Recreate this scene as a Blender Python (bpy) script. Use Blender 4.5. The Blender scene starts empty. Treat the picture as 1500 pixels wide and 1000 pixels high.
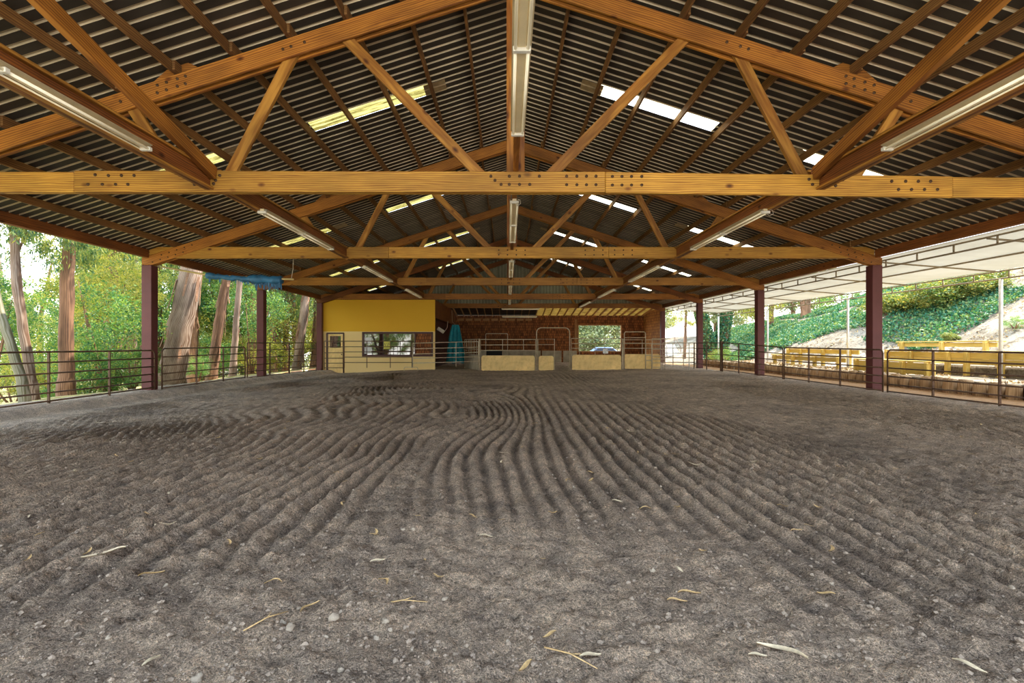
import bpy, math, random
import numpy as np
from mathutils import Vector, Matrix
random.seed(7)
RNG = np.random.default_rng(11)
C = bpy.context.scene.collection
PI = math.pi

# ------------------------------------------------------------------ mesh builder
class MB:
    def __init__(s):
        s.v = []; s.f = []; s.m = []; s.sm = []; s.g = []
    def add(s, vs, fs, m=0, smooth=False, g=None):
        o = len(s.v)
        s.v += [tuple(p) for p in vs]
        s.g += [tuple(p) for p in (g if g is not None else vs)]
        for f in fs:
            s.f.append(tuple(i + o for i in f)); s.m.append(m); s.sm.append(smooth)
        return s
    def box(s, lo, hi, m=0, axis=0):
        x0, y0, z0 = lo; x1, y1, z1 = hi
        vs = [(x0,y0,z0),(x1,y0,z0),(x1,y1,z0),(x0,y1,z0),(x0,y0,z1),(x1,y0,z1),(x1,y1,z1),(x0,y1,z1)]
        r = random.uniform(0, 60)
        if axis == 0: g = [(p[0]+r, p[1]-y0+r, p[2]-z0) for p in vs]
        elif axis == 1: g = [(p[1]+r, p[0]-x0+r, p[2]-z0) for p in vs]
        else: g = [(p[2]+r, p[0]-x0+r, p[1]-y0) for p in vs]
        return s.add(vs, [(0,3,2,1),(4,5,6,7),(0,1,5,4),(1,2,6,5),(2,3,7,6),(3,0,4,7)], m, False, g)
    def beam(s, p0, p1, w, h, up=(0,0,1), m=0, w1=None, h1=None):
        p0 = Vector(p0); p1 = Vector(p1); d = (p1-p0); L = d.length; d.normalize()
        side = d.cross(Vector(up)); side.normalize(); u = side.cross(d)
        w1 = w if w1 is None else w1; h1 = h if h1 is None else h1
        vs = []; g = []; r = random.uniform(0, 60)
        for p, a, b, l in ((p0, w, h, 0), (p1, w1, h1, L)):
            for sx, sy in ((-1,-1),(1,-1),(1,1),(-1,1)):
                vs.append(p + side*(sx*a/2) + u*(sy*b/2)); g.append((l+r, sx*a/2+r, sy*b/2))
        return s.add(vs, [(0,1,2,3),(7,6,5,4),(0,4,5,1),(1,5,6,2),(2,6,7,3),(3,7,4,0)], m, False, g)
    def poly_y(s, pts, y0, y1, m=0, ang=0.0):
        # polygon in XZ (counter-clockwise seen from -Y), extruded along Y
        n = len(pts); r = random.uniform(0, 60); ca, sa = math.cos(ang), math.sin(ang)
        vs = [(x, y0, z) for x, z in pts] + [(x, y1, z) for x, z in pts]
        g = [(x*ca+z*sa+r, y-y0+r, -x*sa+z*ca) for x, y, z in vs]
        fs = [tuple(range(n)), tuple(range(2*n-1, n-1, -1))]
        for i in range(n):
            j = (i+1) % n; fs.append((i, i+n, j+n, j))
        return s.add(vs, fs, m, False, g)
    def prism_z(s, pts, z0, z1, m=0):
        n = len(pts)
        vs = [(x, y, z0) for x, y in pts] + [(x, y, z1) for x, y in pts]
        fs = [tuple(range(n-1, -1, -1)), tuple(range(n, 2*n))]
        for i in range(n):
            j = (i+1) % n; fs.append((i, j, j+n, i+n))
        return s.add(vs, fs, m)
    def tube(s, path, r, n=8, m=0, cap=True, smooth=True):
        P = [Vector(p) for p in path]; N = len(P)
        R = r if isinstance(r, (list, tuple, np.ndarray)) else [r]*N
        vs = []; g = []; prev = None; L = 0; rr = random.uniform(0, 60)
        for i, p in enumerate(P):
            t = (P[min(i+1, N-1)] - P[max(i-1, 0)]).normalized()
            if prev is None:
                a = Vector((0,0,1)) if abs(t.z) < .9 else Vector((1,0,0))
                x = t.cross(a).normalized()
            else:
                x = (prev - t*prev.dot(t)).normalized()
            prev = x; y = t.cross(x)
            if i: L += (p - P[i-1]).length
            for k in range(n):
                c = 2*PI*k/n
                vs.append(p + x*(math.cos(c)*R[i]) + y*(math.sin(c)*R[i])); g.append((L+rr, math.cos(c)*R[i]+rr, math.sin(c)*R[i]))
        fs = []
        for i in range(N-1):
            for k in range(n):
                a = i*n+k; b = i*n+(k+1) % n
                fs.append((a, b, b+n, a+n))
        if cap:
            fs.append(tuple(range(n-1, -1, -1))); fs.append(tuple(range((N-1)*n, N*n)))
        return s.add(vs, fs, m, smooth, g)
    def build(s, name, mats, parent=None, origin=None, bevel=0.0):
        o = np.array(origin if origin is not None else (parent_loc(parent) if parent else (0,0,0)), dtype=float)
        me = bpy.data.meshes.new(name)
        V = np.array([tuple(p) for p in s.v], dtype=float).reshape(-1, 3) - o
        me.from_pydata(V.tolist(), [], s.f)
        mats = mats if isinstance(mats, (list, tuple)) else [mats]
        for k in mats: me.materials.append(k)
        me.polygons.foreach_set('material_index', s.m)
        me.polygons.foreach_set('use_smooth', s.sm)
        at = me.attributes.new('gr', 'FLOAT_VECTOR', 'POINT')
        at.data.foreach_set('vector', np.array(s.g, dtype=np.float32).ravel())
        me.update()
        ob = bpy.data.objects.new(name, me); C.objects.link(ob)
        if parent: ob.parent = parent
        else: ob.location = o
        if bevel:
            b = ob.modifiers.new('edge', 'BEVEL'); b.width = bevel; b.segments = 1; b.limit_method = 'ANGLE'
        return ob

def parent_loc(o):
    L = Vector((0,0,0))
    while o is not None:
        L += o.location; o = o.parent
    return tuple(L)

def np_mesh(name, V, F, mats, midx=None, smooth=False, parent=None, loc=(0,0,0)):
    me = bpy.data.meshes.new(name)
    V = np.asarray(V, dtype=np.float32); F = np.asarray(F, dtype=np.int32); n, k = F.shape
    me.vertices.add(len(V)); me.vertices.foreach_set('co', V.ravel())
    me.loops.add(n*k); me.loops.foreach_set('vertex_index', F.ravel())
    me.polygons.add(n); me.polygons.foreach_set('loop_start', np.arange(0, n*k, k, dtype=np.int32))
    try: me.polygons.foreach_set('loop_total', np.full(n, k, dtype=np.int32))
    except Exception: pass
    for m in (mats if isinstance(mats, (list, tuple)) else [mats]): me.materials.append(m)
    if midx is not None: me.polygons.foreach_set('material_index', np.asarray(midx, dtype=np.int32))
    me.polygons.foreach_set('use_smooth', np.full(n, smooth, dtype=bool))
    me.update(calc_edges=True); me.validate()
    ob = bpy.data.objects.new(name, me); C.objects.link(ob); ob.location = loc
    if parent: ob.parent = parent
    return ob

def tag(o, label=None, cat=None, group=None, kind=None):
    if label: o['label'] = label
    if cat: o['category'] = cat
    if group: o['group'] = group
    if kind: o['kind'] = kind
    return o
def thing(name, label, cat, loc=(0,0,0), group=None):
    o = bpy.data.objects.new(name, None); C.objects.link(o); o.location = loc; o.empty_display_size = .1
    return tag(o, label, cat, group, 'thing')
def struct(o): o['kind'] = 'structure'; return o
def copy_tree(o, parent=None):
    c = o.copy(); C.objects.link(c)
    if parent: c.parent = parent
    for ch in list(o.children): copy_tree(ch, c)
    return c

# ------------------------------------------------------------------ materials
def newmat(name):
    m = bpy.data.materials.new(name); m.use_nodes = True
    nt = m.node_tree; nt.nodes.clear()
    out = nt.nodes.new('ShaderNodeOutputMaterial')
    return m, nt, out
def nd(nt, t, **kw):
    n = nt.nodes.new(t)
    for k, v in kw.items():
        if k.startswith('_'): setattr(n, k[1:], v)
        else:
            key = k.replace('__', ' ')
            n.inputs[key].default_value = v
    return n
def ramp(nt, fac, stops):
    r = nt.nodes.new('ShaderNodeValToRGB'); e = r.color_ramp.elements
    while len(e) < len(stops): e.new(.5)
    for i, (p, c) in enumerate(stops):
        e[i].position = p; e[i].color = (*c, 1) if len(c) == 3 else c
    nt.links.new(fac, r.inputs[0]); return r.outputs[0]
def mixc(nt, fac, a, b, mode='MIX'):
    n = nt.nodes.new('ShaderNodeMix'); n.data_type = 'RGBA'; n.blend_type = mode
    for sock, v in ((n.inputs[0], fac), (n.inputs[6], a), (n.inputs[7], b)):
        if hasattr(v, 'links') or hasattr(v, 'is_linked'): nt.links.new(v, sock)
        elif isinstance(v, tuple): sock.default_value = (*v, 1) if len(v) == 3 else v
        else: sock.default_value = v
    return n.outputs[2]
def bsdf(nt, out, col, rough=.6, metal=0.0, bump=None, bs=.3, bd=.02, spec=.5):
    b = nt.nodes.new('ShaderNodeBsdfPrincipled')
    if isinstance(col, tuple): b.inputs['Base Color'].default_value = (*col, 1)
    else: nt.links.new(col, b.inputs['Base Color'])
    b.inputs['Roughness'].default_value = rough; b.inputs['Metallic'].default_value = metal
    b.inputs['Specular IOR Level'].default_value = spec
    if bump is not None:
        bn = nt.nodes.new('ShaderNodeBump'); bn.inputs['Strength'].default_value = bs; bn.inputs['Distance'].default_value = bd
        nt.links.new(bump, bn.inputs['Height']); nt.links.new(bn.outputs[0], b.inputs['Normal'])
    nt.links.new(b.outputs[0], out.inputs[0]); return b
def noise(nt, vec, scale, detail=4, rough=.55):
    n = nt.nodes.new('ShaderNodeTexNoise'); n.inputs['Scale'].default_value = scale
    n.inputs['Detail'].default_value = detail; n.inputs['Roughness'].default_value = rough
    if vec is not None: nt.links.new(vec, n.inputs['Vector'])
    return n.outputs['Fac']
def mapping(nt, vec, sc, loc=(0,0,0)):
    mp = nt.nodes.new('ShaderNodeMapping'); mp.inputs['Scale'].default_value = sc; mp.inputs['Location'].default_value = loc
    nt.links.new(vec, mp.inputs['Vector']); return mp.outputs[0]
def attr_gr(nt):
    a = nt.nodes.new('ShaderNodeAttribute'); a.attribute_name = 'gr'; return a.outputs['Vector']
def ocoord(nt): return nt.nodes.new('ShaderNodeTexCoord').outputs['Object']
def gcoord(nt): return nt.nodes.new('ShaderNodeNewGeometry').outputs['Position']

def wood(name, light, dark, rough=.65, knots=True, grain=14, contrast=1.0, var=.25):
    m, nt, out = newmat(name); g = attr_gr(nt)
    gv = mapping(nt, g, (.9, grain, grain)); n1 = noise(nt, gv, 1.6, 5, .6)
    w = nt.nodes.new('ShaderNodeTexWave'); w.wave_type = 'BANDS'; w.bands_direction = 'Z'
    w.inputs['Scale'].default_value = 3.2; w.inputs['Distortion'].default_value = 7; w.inputs['Detail'].default_value = 2
    w.inputs['Detail Scale'].default_value = .8
    nt.links.new(mapping(nt, g, (.35, 2.2, 2.6)), w.inputs['Vector'])
    mm = nt.nodes.new('ShaderNodeMath'); mm.operation = 'MULTIPLY_ADD'; mm.inputs[1].default_value = .38
    nt.links.new(w.outputs['Fac'], mm.inputs[0])
    mm2 = nt.nodes.new('ShaderNodeMath'); mm2.operation = 'MULTIPLY'; mm2.inputs[1].default_value = .62; nt.links.new(n1, mm2.inputs[0])
    nt.links.new(mm2.outputs[0], mm.inputs[2])
    col = ramp(nt, mm.outputs[0], [(.26, dark), (.5, tuple((a+b)/2 for a, b in zip(light, dark))), (.72, light)])
    big = noise(nt, mapping(nt, g, (.5, 1.2, 1.2)), 1.3, 3)
    col = mixc(nt, 1.0, col, ramp(nt, big, [(.3, (1-var,)*3), (.68, (1+var*.4,)*3)]), 'MULTIPLY')
    if knots:
        v = nt.nodes.new('ShaderNodeTexVoronoi'); v.inputs['Scale'].default_value = 1.0; v.inputs['Randomness'].default_value = 1
        nt.links.new(mapping(nt, g, (2.2, 3.9, 3.9)), v.inputs['Vector'])
        k = ramp(nt, v.outputs['Distance'], [(.05, (.10,.05,.03)), (.12, (.45,.30,.22)), (.21, (1,1,1))])
        sc_ = nt.nodes.new('ShaderNodeSeparateColor'); nt.links.new(v.outputs['Color'], sc_.inputs[0])
        kf = ramp(nt, sc_.outputs[0], [(.55, (0,0,0)), (.8, (.9,.9,.9))])
        col = mixc(nt, kf, col, mixc(nt, 1.0, col, k, 'MULTIPLY'))
    oi = nt.nodes.new('ShaderNodeObjectInfo')
    col = mixc(nt, 1.0, col, ramp(nt, oi.outputs['Random'], [(0, (.82,.8,.78)), (1, (1.1,1.1,1.1))]), 'MULTIPLY')
    bsdf(nt, out, col, rough, 0, n1, .25, .01, .35)
    return m
def plain(name, col, rough=.6, metal=0.0, var=.12, scale=4.0, bump=.1, spec=.4, fine=None):
    m, nt, out = newmat(name); p = ocoord(nt)
    n = noise(nt, p, scale, 5, .6)
    c = mixc(nt, 1.0, col, ramp(nt, n, [(.3, (1-var*1.6,)*3), (.7, (1+var,)*3)]), 'MULTIPLY')
    if fine: c = mixc(nt, fine[0], c, ramp(nt, noise(nt, p, fine[1], 4, .7), [(.48, (1,1,1)), (.62, fine[2])]), 'MULTIPLY')
    bsdf(nt, out, c, rough, metal, noise(nt, p, scale*12, 3), bump, .01, spec); return m
def leafmat(name, cols, trans=.45, scale=1.2):
    m, nt, out = newmat(name)
    n = noise(nt, gcoord(nt), scale, 3)
    isl = nt.nodes.new('ShaderNodeNewGeometry').outputs['Random Per Island']
    mm = nt.nodes.new('ShaderNodeMath'); mm.operation = 'MULTIPLY_ADD'; mm.inputs[1].default_value = .55
    nt.links.new(isl, mm.inputs[0])
    m2 = nt.nodes.new('ShaderNodeMath'); m2.operation = 'MULTIPLY'; m2.inputs[1].default_value = .5; nt.links.new(n, m2.inputs[0])
    nt.links.new(m2.outputs[0], mm.inputs[2])
    k = len(cols); col = ramp(nt, mm.outputs[0], [(.12 + .7*i/(k-1), c) for i, c in enumerate(cols)])
    d = nt.nodes.new('ShaderNodeBsdfPrincipled'); d.inputs['Roughness'].default_value = .5; d.inputs['Specular IOR Level'].default_value = .35
    t = nt.nodes.new('ShaderNodeBsdfTranslucent')
    nt.links.new(col, d.inputs['Base Color'])
    nt.links.new(mixc(nt, 1.0, col, (1.5, 1.35, .55), 'MULTIPLY'), t.inputs['Color'])
    x = nt.nodes.new('ShaderNodeMixShader'); x.inputs[0].default_value = trans
    nt.links.new(d.outputs[0], x.inputs[1]); nt.links.new(t.outputs[0], x.inputs[2]); nt.links.new(x.outputs[0], out.inputs[0])
    return m

M = {}
M['yel'] = wood('lit_timber', (.66,.35,.050), (.33,.13,.014), .6, var=.35)  # yellower copy of the timber, light on the near chords painted in
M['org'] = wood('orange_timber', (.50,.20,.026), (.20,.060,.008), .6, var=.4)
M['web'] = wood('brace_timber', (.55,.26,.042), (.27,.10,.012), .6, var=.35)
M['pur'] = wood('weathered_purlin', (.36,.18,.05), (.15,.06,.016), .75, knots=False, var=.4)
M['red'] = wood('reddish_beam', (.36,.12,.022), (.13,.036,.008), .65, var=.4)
M['raft'] = wood('pale_rafter', (.50,.27,.10), (.30,.14,.05), .7, knots=False)
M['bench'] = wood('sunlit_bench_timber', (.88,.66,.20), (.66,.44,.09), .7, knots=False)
M['log'] = wood('weathered_log', (.56,.37,.20), (.30,.18,.09), .85, knots=False, grain=9)
M['bark_brown'] = wood('peeling_bark', (.34,.18,.10), (.12,.06,.035), .9, knots=False, grain=7, var=.5)
M['bark_pale'] = wood('pale_gum_bark', (.42,.31,.235), (.15,.075,.04), .85, knots=False, grain=5, var=.5)
M['bark_grey'] = wood('grey_green_bark', (.30,.27,.20), (.12,.11,.05), .9, knots=False, grain=6, var=.5)
M['post'] = plain('maroon_paint', (.125,.031,.029), .5, var=.1, scale=2)
M['rust'] = plain('rusty_pipe', (.125,.066,.036), .6, .2, var=.3, scale=6)
M['galv'] = plain('dull_pipe', (.56,.46,.32), .45, .2, var=.2, scale=6)
M['bolt'] = plain('dark_bolt', (.085,.042,.018), .6, .3)
M['fixt'] = plain('cream_enamel', (.88,.72,.42), .4, var=.06)
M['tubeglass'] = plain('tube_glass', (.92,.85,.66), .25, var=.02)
_b = next(n for n in M['tubeglass'].node_tree.nodes if n.type == 'BSDF_PRINCIPLED'); _b.inputs['Emission Color'].default_value = (1, .82, .5, 1); _b.inputs['Emission Strength'].default_value = .04  # faint glow added to lift the tone of the unlit tubes
M['refl'] = plain('shadow_line_reflector', (.42,.33,.19), .45)  # darkened so the reflectors read as shadow lines beside the tubes
M['sock'] = plain('socket_plastic', (.80,.75,.62), .5)
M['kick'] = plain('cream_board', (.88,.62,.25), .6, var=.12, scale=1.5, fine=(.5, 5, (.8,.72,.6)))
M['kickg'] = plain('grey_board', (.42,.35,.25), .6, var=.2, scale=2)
M['brownpaint'] = plain('brown_paint', (.09,.035,.03), .5)
M['black'] = plain('black_void', (.012,.01,.01), .8)
M['white'] = plain('white_card', (.82,.82,.80), .6)
M['paper'] = plain('yellow_paper', (.86,.80,.16), .7)
M['ink'] = plain('ink', (.10,.10,.06), .7)
M['teal'] = plain('teal_tarp', (.02,.30,.36), .5, var=.2, scale=3)
M['blue'] = plain('blue_tarp', (.03,.14,.27), .5, var=.3, scale=4)
M['rod'] = plain('straw_pole', (.66,.50,.20), .5)
M['rope'] = plain('pale_rope', (.62,.55,.42), .8)
M['wpipe'] = plain('white_pipe', (.70,.66,.60), .4, .1)
M['cpipe'] = plain('brown_canopy_pipe', (.27,.21,.13), .5, .3)
M['car'] = plain('silver_blue_paint', (.16,.23,.37), .3, .2)
M['glassdark'] = plain('car_glass', (.05,.06,.08), .1)
M['tyre'] = plain('tyre_rubber', (.03,.03,.03), .8)
M['stone'] = plain('clod_stone', (.40,.33,.26), .9, var=.25, scale=14)
M['clod'] = plain('dirt_clod', (.36,.285,.225), .95, var=.25, scale=8)
M['leafdry'] = plain('dry_leaf', (.62,.42,.20), .6, var=.25, scale=25)
M['leafpale'] = plain('pale_dry_leaf', (.72,.60,.42), .6, var=.2, scale=25)
M['gum'] = leafmat('gum_leaves', [(.022,.062,.048), (.060,.14,.078), (.17,.25,.09), (.42,.40,.12)], .5, .9)
M['shrub'] = leafmat('shrub_leaves', [(.018,.068,.042), (.05,.16,.07), (.14,.28,.08), (.32,.38,.10)], .45, 1.2)
M['gold'] = leafmat('golden_leaves', [(.05,.11,.035), (.14,.20,.05), (.30,.30,.07), (.46,.40,.12)], .5, .9)
M['ivy'] = leafmat('ivy_leaves', [(.012,.065,.045), (.028,.13,.075), (.07,.19,.075), (.26,.30,.10)], .25, .7)
M['bankm'] = leafmat('bank_leaves', [(.03,.08,.03), (.08,.15,.035), (.20,.22,.05), (.34,.28,.07)], .35, .9)
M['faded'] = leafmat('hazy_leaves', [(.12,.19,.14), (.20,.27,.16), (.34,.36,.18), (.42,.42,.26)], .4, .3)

def mat_metal(name, base, spec=.5, metal=.4, rough=.45):
    m, nt, out = newmat(name); p = gcoord(nt)
    n = noise(nt, mapping(nt, p, (.35, 1.2, .35)), 1.6, 5, .6)
    c = mixc(nt, 1.0, base, ramp(nt, n, [(.3, (.6,.58,.55)), (.7, (1.2,1.2,1.2))]), 'MULTIPLY')
    bsdf(nt, out, c, rough, metal, n, .06, .02, spec); return m
M['roof'] = mat_metal('dark_roof_sheet', (.050,.040,.029), .25, .1, .6)  # flats darkened so the ribs stand out as lit
M['rib'] = mat_metal('lit_roof_rib', (.52,.42,.27), .5, .2, .5)  # pale tone painted on the ribs for the light they catch
M['gable'] = mat_metal('grey_green_sheet', (.27,.25,.16), .4, .2, .55)
M['gablerib'] = mat_metal('grey_green_rib', (.42,.40,.27), .4, .2, .55)

def mat_skylight(name, tint, dirt, t=.75):
    m, nt, out = newmat(name); p = gcoord(nt)
    n = noise(nt, mapping(nt, p, (.7, 5, .7)), 2.2, 5, .65)
    c = mixc(nt, ramp(nt, n, [(.40, (0,0,0)), (.60, (1,1,1))]), tint, dirt)
    tr = nt.nodes.new('ShaderNodeBsdfTranslucent'); nt.links.new(c, tr.inputs[0])
    df = nt.nodes.new('ShaderNodeBsdfDiffuse'); nt.links.new(c, df.inputs[0])
    x = nt.nodes.new('ShaderNodeMixShader'); x.inputs[0].default_value = t
    nt.links.new(df.outputs[0], x.inputs[1]); nt.links.new(tr.outputs[0], x.inputs[2]); nt.links.new(x.outputs[0], out.inputs[0]); return m
M['sky_y'] = mat_skylight('mossy_fibreglass', (.10,.075,.016), (.42,.36,.12), .6)
M['sky_w'] = mat_skylight('clean_fibreglass', (.72,.66,.36), (.95,.94,.86), .8)
M['lean'] = mat_skylight('dusty_clear_sheet', (.22,.16,.06), (.55,.43,.20), .5)
M['patch'] = plain('tan_lap_sheet', (.36,.25,.12), .6, var=.2, scale=6)
def mat_fabric():
    m, nt, out = newmat('canopy_fabric')
    n = noise(nt, gcoord(nt), .8, 4)
    c = ramp(nt, n, [(.3, (.36,.325,.25)), (.7, (.44,.40,.32))])
    tr = nt.nodes.new('ShaderNodeBsdfTranslucent'); nt.links.new(c, tr.inputs[0])
    df = nt.nodes.new('ShaderNodeBsdfDiffuse'); nt.links.new(c, df.inputs[0])
    x = nt.nodes.new('ShaderNodeMixShader'); x.inputs[0].default_value = .2
    nt.links.new(df.outputs[0], x.inputs[1]); nt.links.new(tr.outputs[0], x.inputs[2]); nt.links.new(x.outputs[0], out.inputs[0]); return m
M['fabric'] = mat_fabric()
def mat_glass():
    m, nt, out = newmat('dark_window_glass')
    bsdf(nt, out, (.02,.02,.02), .03, 0, None, spec=1.0)
    g = nt.nodes.new('ShaderNodeBsdfGlossy'); g.inputs['Roughness'].default_value = .02; g.inputs[0].default_value = (.75,.75,.72,1)
    d = nt.nodes.new('ShaderNodeBsdfDiffuse'); d.inputs[0].default_value = (.03,.015,.012,1)
    x = nt.nodes.new('ShaderNodeMixShader'); x.inputs[0].default_value = .2
    nt.links.new(d.outputs[0], x.inputs[1]); nt.links.new(g.outputs[0], x.inputs[2]); nt.links.new(x.outputs[0], out.inputs[0]); return m
M['glass'] = mat_glass()
def mat_shingle(name, a, b, gap, axis='X'):
    m, nt, out = newmat(name); p = gcoord(nt)
    br = nt.nodes.new('ShaderNodeTexBrick')
    br.inputs['Color1'].default_value = (*a, 1); br.inputs['Color2'].default_value = (*b, 1); br.inputs['Mortar'].default_value = (*gap, 1)
    br.inputs['Scale'].default_value = 1; br.inputs['Brick Width'].default_value = .17; br.inputs['Row Height'].default_value = .24
    br.inputs['Mortar Size'].default_value = .012; br.inputs['Bias'].default_value = 0; br.offset = .37; br.squash = 1
    s = nt.nodes.new('ShaderNodeSeparateXYZ'); nt.links.new(p, s.inputs[0])
    cb = nt.nodes.new('ShaderNodeCombineXYZ'); nt.links.new(s.outputs['X' if axis == 'X' else 'Y'], cb.inputs[0]); nt.links.new(s.outputs['Z'], cb.inputs[1])
    nt.links.new(cb.outputs[0], br.inputs['Vector'])
    n = noise(nt, mapping(nt, p, (6, 6, 1.2)), 1.5, 4)
    c = mixc(nt, 1.0, br.outputs['Color'], ramp(nt, n, [(.3, (.55,.5,.48)), (.7, (1.3,1.25,1.2))]), 'MULTIPLY')
    bsdf(nt, out, c, .8, 0, br.outputs['Fac'], .4, .02, .3); return m
M['shingle'] = mat_shingle('cedar_shingles', (.40,.15,.045), (.17,.06,.022), (.04,.015,.008), 'X')
M['shingle_lit'] = mat_shingle('cedar_shingles_lit', (.62,.30,.08), (.40,.17,.05), (.10,.04,.015), 'Y')  # brighter copy of the shingles, sunlight on the side wall painted in
def mat_office():
    m, nt, out = newmat('ochre_over_cream_wall'); p = gcoord(nt)
    s = nt.nodes.new('ShaderNodeSeparateXYZ'); nt.links.new(p, s.inputs[0])
    r = nt.nodes.new('ShaderNodeMapRange'); r.inputs[1].default_value = 2.45; r.inputs[2].default_value = 2.47; nt.links.new(s.outputs['Z'], r.inputs[0])
    n = noise(nt, p, .6, 3)
    lo = mixc(nt, n, (.84,.58,.22), (.88,.66,.30)); hi = mixc(nt, n, (.72,.38,.012), (.78,.44,.02))
    bsdf(nt, out, mixc(nt, r.outputs[0], lo, hi), .6, 0, noise(nt, p, 30, 3), .05, .01, .3); return m
M['office'] = mat_office()
def mat_dirt():
    m, nt, out = newmat('raked_dirt'); p = gcoord(nt)
    big = noise(nt, p, .45, 5, .6); mid = noise(nt, p, 4, 5, .65); fine = noise(nt, p, 42, 5, .7); grit = noise(nt, p, 130, 3, .7)
    c = ramp(nt, big, [(.32, (.44,.345,.275)), (.5, (.63,.49,.38)), (.68, (.74,.575,.44))])
    c = mixc(nt, 1.0, c, ramp(nt, mid, [(.3, (.62,.63,.66)), (.68, (1.2,1.17,1.12))]), 'MULTIPLY')
    c = mixc(nt, 1.0, c, ramp(nt, fine, [(.34, (.42,.42,.43)), (.5, (1,1,1)), (.66, (1.4,1.38,1.34))]), 'MULTIPLY')
    c = mixc(nt, 1.0, c, ramp(nt, grit, [(.36, (.42,.42,.43)), (.52, (1,1,1)), (.66, (1.5,1.5,1.48))]), 'MULTIPLY')
    a = nt.nodes.new('ShaderNodeAttribute'); a.attribute_name = 'dirt_dark'
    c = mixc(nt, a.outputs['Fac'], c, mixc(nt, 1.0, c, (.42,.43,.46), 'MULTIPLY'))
    hsum = nt.nodes.new('ShaderNodeMath'); hsum.operation = 'MULTIPLY_ADD'; hsum.inputs[1].default_value = .35
    nt.links.new(grit, hsum.inputs[0]); nt.links.new(fine, hsum.inputs[2])
    bsdf(nt, out, c, .95, 0, hsum.outputs[0], 1.0, .06, .15); return m
M['dirt'] = mat_dirt()
def mat_terrain():
    m, nt, out = newmat('dry_hillside'); p = gcoord(nt)
    big = noise(nt, p, .35, 5, .6); mid = noise(nt, mapping(nt, p, (1, 1, 1)), 2.2, 5, .7); fine = noise(nt, p, 14, 4, .7)
    c = ramp(nt, big, [(.35, (.15,.12,.085)), (.52, (.24,.20,.15)), (.66, (.36,.31,.25))])
    c = mixc(nt, ramp(nt, mid, [(.5, (0,0,0)), (.6, (.9,.9,.9))]), c, (.09,.065,.04))
    c = mixc(nt, 1.0, c, ramp(nt, fine, [(.32, (.55,.5,.45)), (.55, (1.1,1.1,1.1))]), 'MULTIPLY')
    sx = nt.nodes.new('ShaderNodeSeparateXYZ'); nt.links.new(p, sx.inputs[0])
    r = nt.nodes.new('ShaderNodeMapRange'); r.inputs[1].default_value = 14.75; r.inputs[2].default_value = 14.6; nt.links.new(sx.outputs['X'], r.inputs[0])
    r2 = nt.nodes.new('ShaderNodeMapRange'); r2.inputs[1].default_value = 46; r2.inputs[2].default_value = 40; nt.links.new(sx.outputs['Y'], r2.inputs[0])
    mu = nt.nodes.new('ShaderNodeMath'); mu.operation = 'MULTIPLY'; nt.links.new(r.outputs[0], mu.inputs[0]); nt.links.new(r2.outputs[0], mu.inputs[1])
    c = mixc(nt, mu.outputs[0], c, ramp(nt, fine, [(.3, (.36,.20,.10)), (.7, (.62,.38,.20))]))
    bsdf(nt, out, c, .95, 0, fine, .5, .05, .1); return m
M['terrain'] = mat_terrain()
def mat_terrain_l():
    m, nt, out = newmat('straw_forest_floor'); p = gcoord(nt)
    mid = noise(nt, p, 1.3, 5, .7); fine = noise(nt, p, 12, 4, .7)
    c = ramp(nt, mid, [(.35, (.24,.20,.06)), (.5, (.42,.34,.14)), (.65, (.58,.48,.27))])
    c = mixc(nt, 1.0, c, ramp(nt, fine, [(.32, (.55,.5,.45)), (.55, (1.1,1.1,1.1))]), 'MULTIPLY')
    bsdf(nt, out, c, .95, 0, fine, .5, .05, .1); return m
M['terrain_l'] = mat_terrain_l()

# ------------------------------------------------------------------ numpy value noise
_tab = RNG.random((256, 256))
def vn(x, y, s):
    x = np.asarray(x, float)*s; y = np.asarray(y, float)*s
    xi = np.floor(x).astype(int); yi = np.floor(y).astype(int)
    fx = x-xi; fy = y-yi; fx = fx*fx*(3-2*fx); fy = fy*fy*(3-2*fy)
    g = lambda a, b: _tab[a % 256, b % 256]
    return (g(xi,yi)*(1-fx)+g(xi+1,yi)*fx)*(1-fy) + (g(xi,yi+1)*(1-fx)+g(xi+1,yi+1)*fx)*fy
def sst(a, b, x):
    t = np.clip((np.asarray(x, float)-a)/(b-a), 0, 1); return t*t*(3-2*t)

# ------------------------------------------------------------------ geometry constants (metres)
XC = .15                 # ridge line
S = 7.68                 # truss spacing
D = [1.40 + S*k for k in range(6)]        # D[1]=9.08 nearest truss in view ... D[5]=39.8
HW = 12.617
SL = .322
ZR = 8.62                # top-chord upper edge at the ridge
def zt(rel): return ZR - SL*abs(rel)
PUR = .185
def zroof(rel): return zt(rel) + PUR + .004

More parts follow.
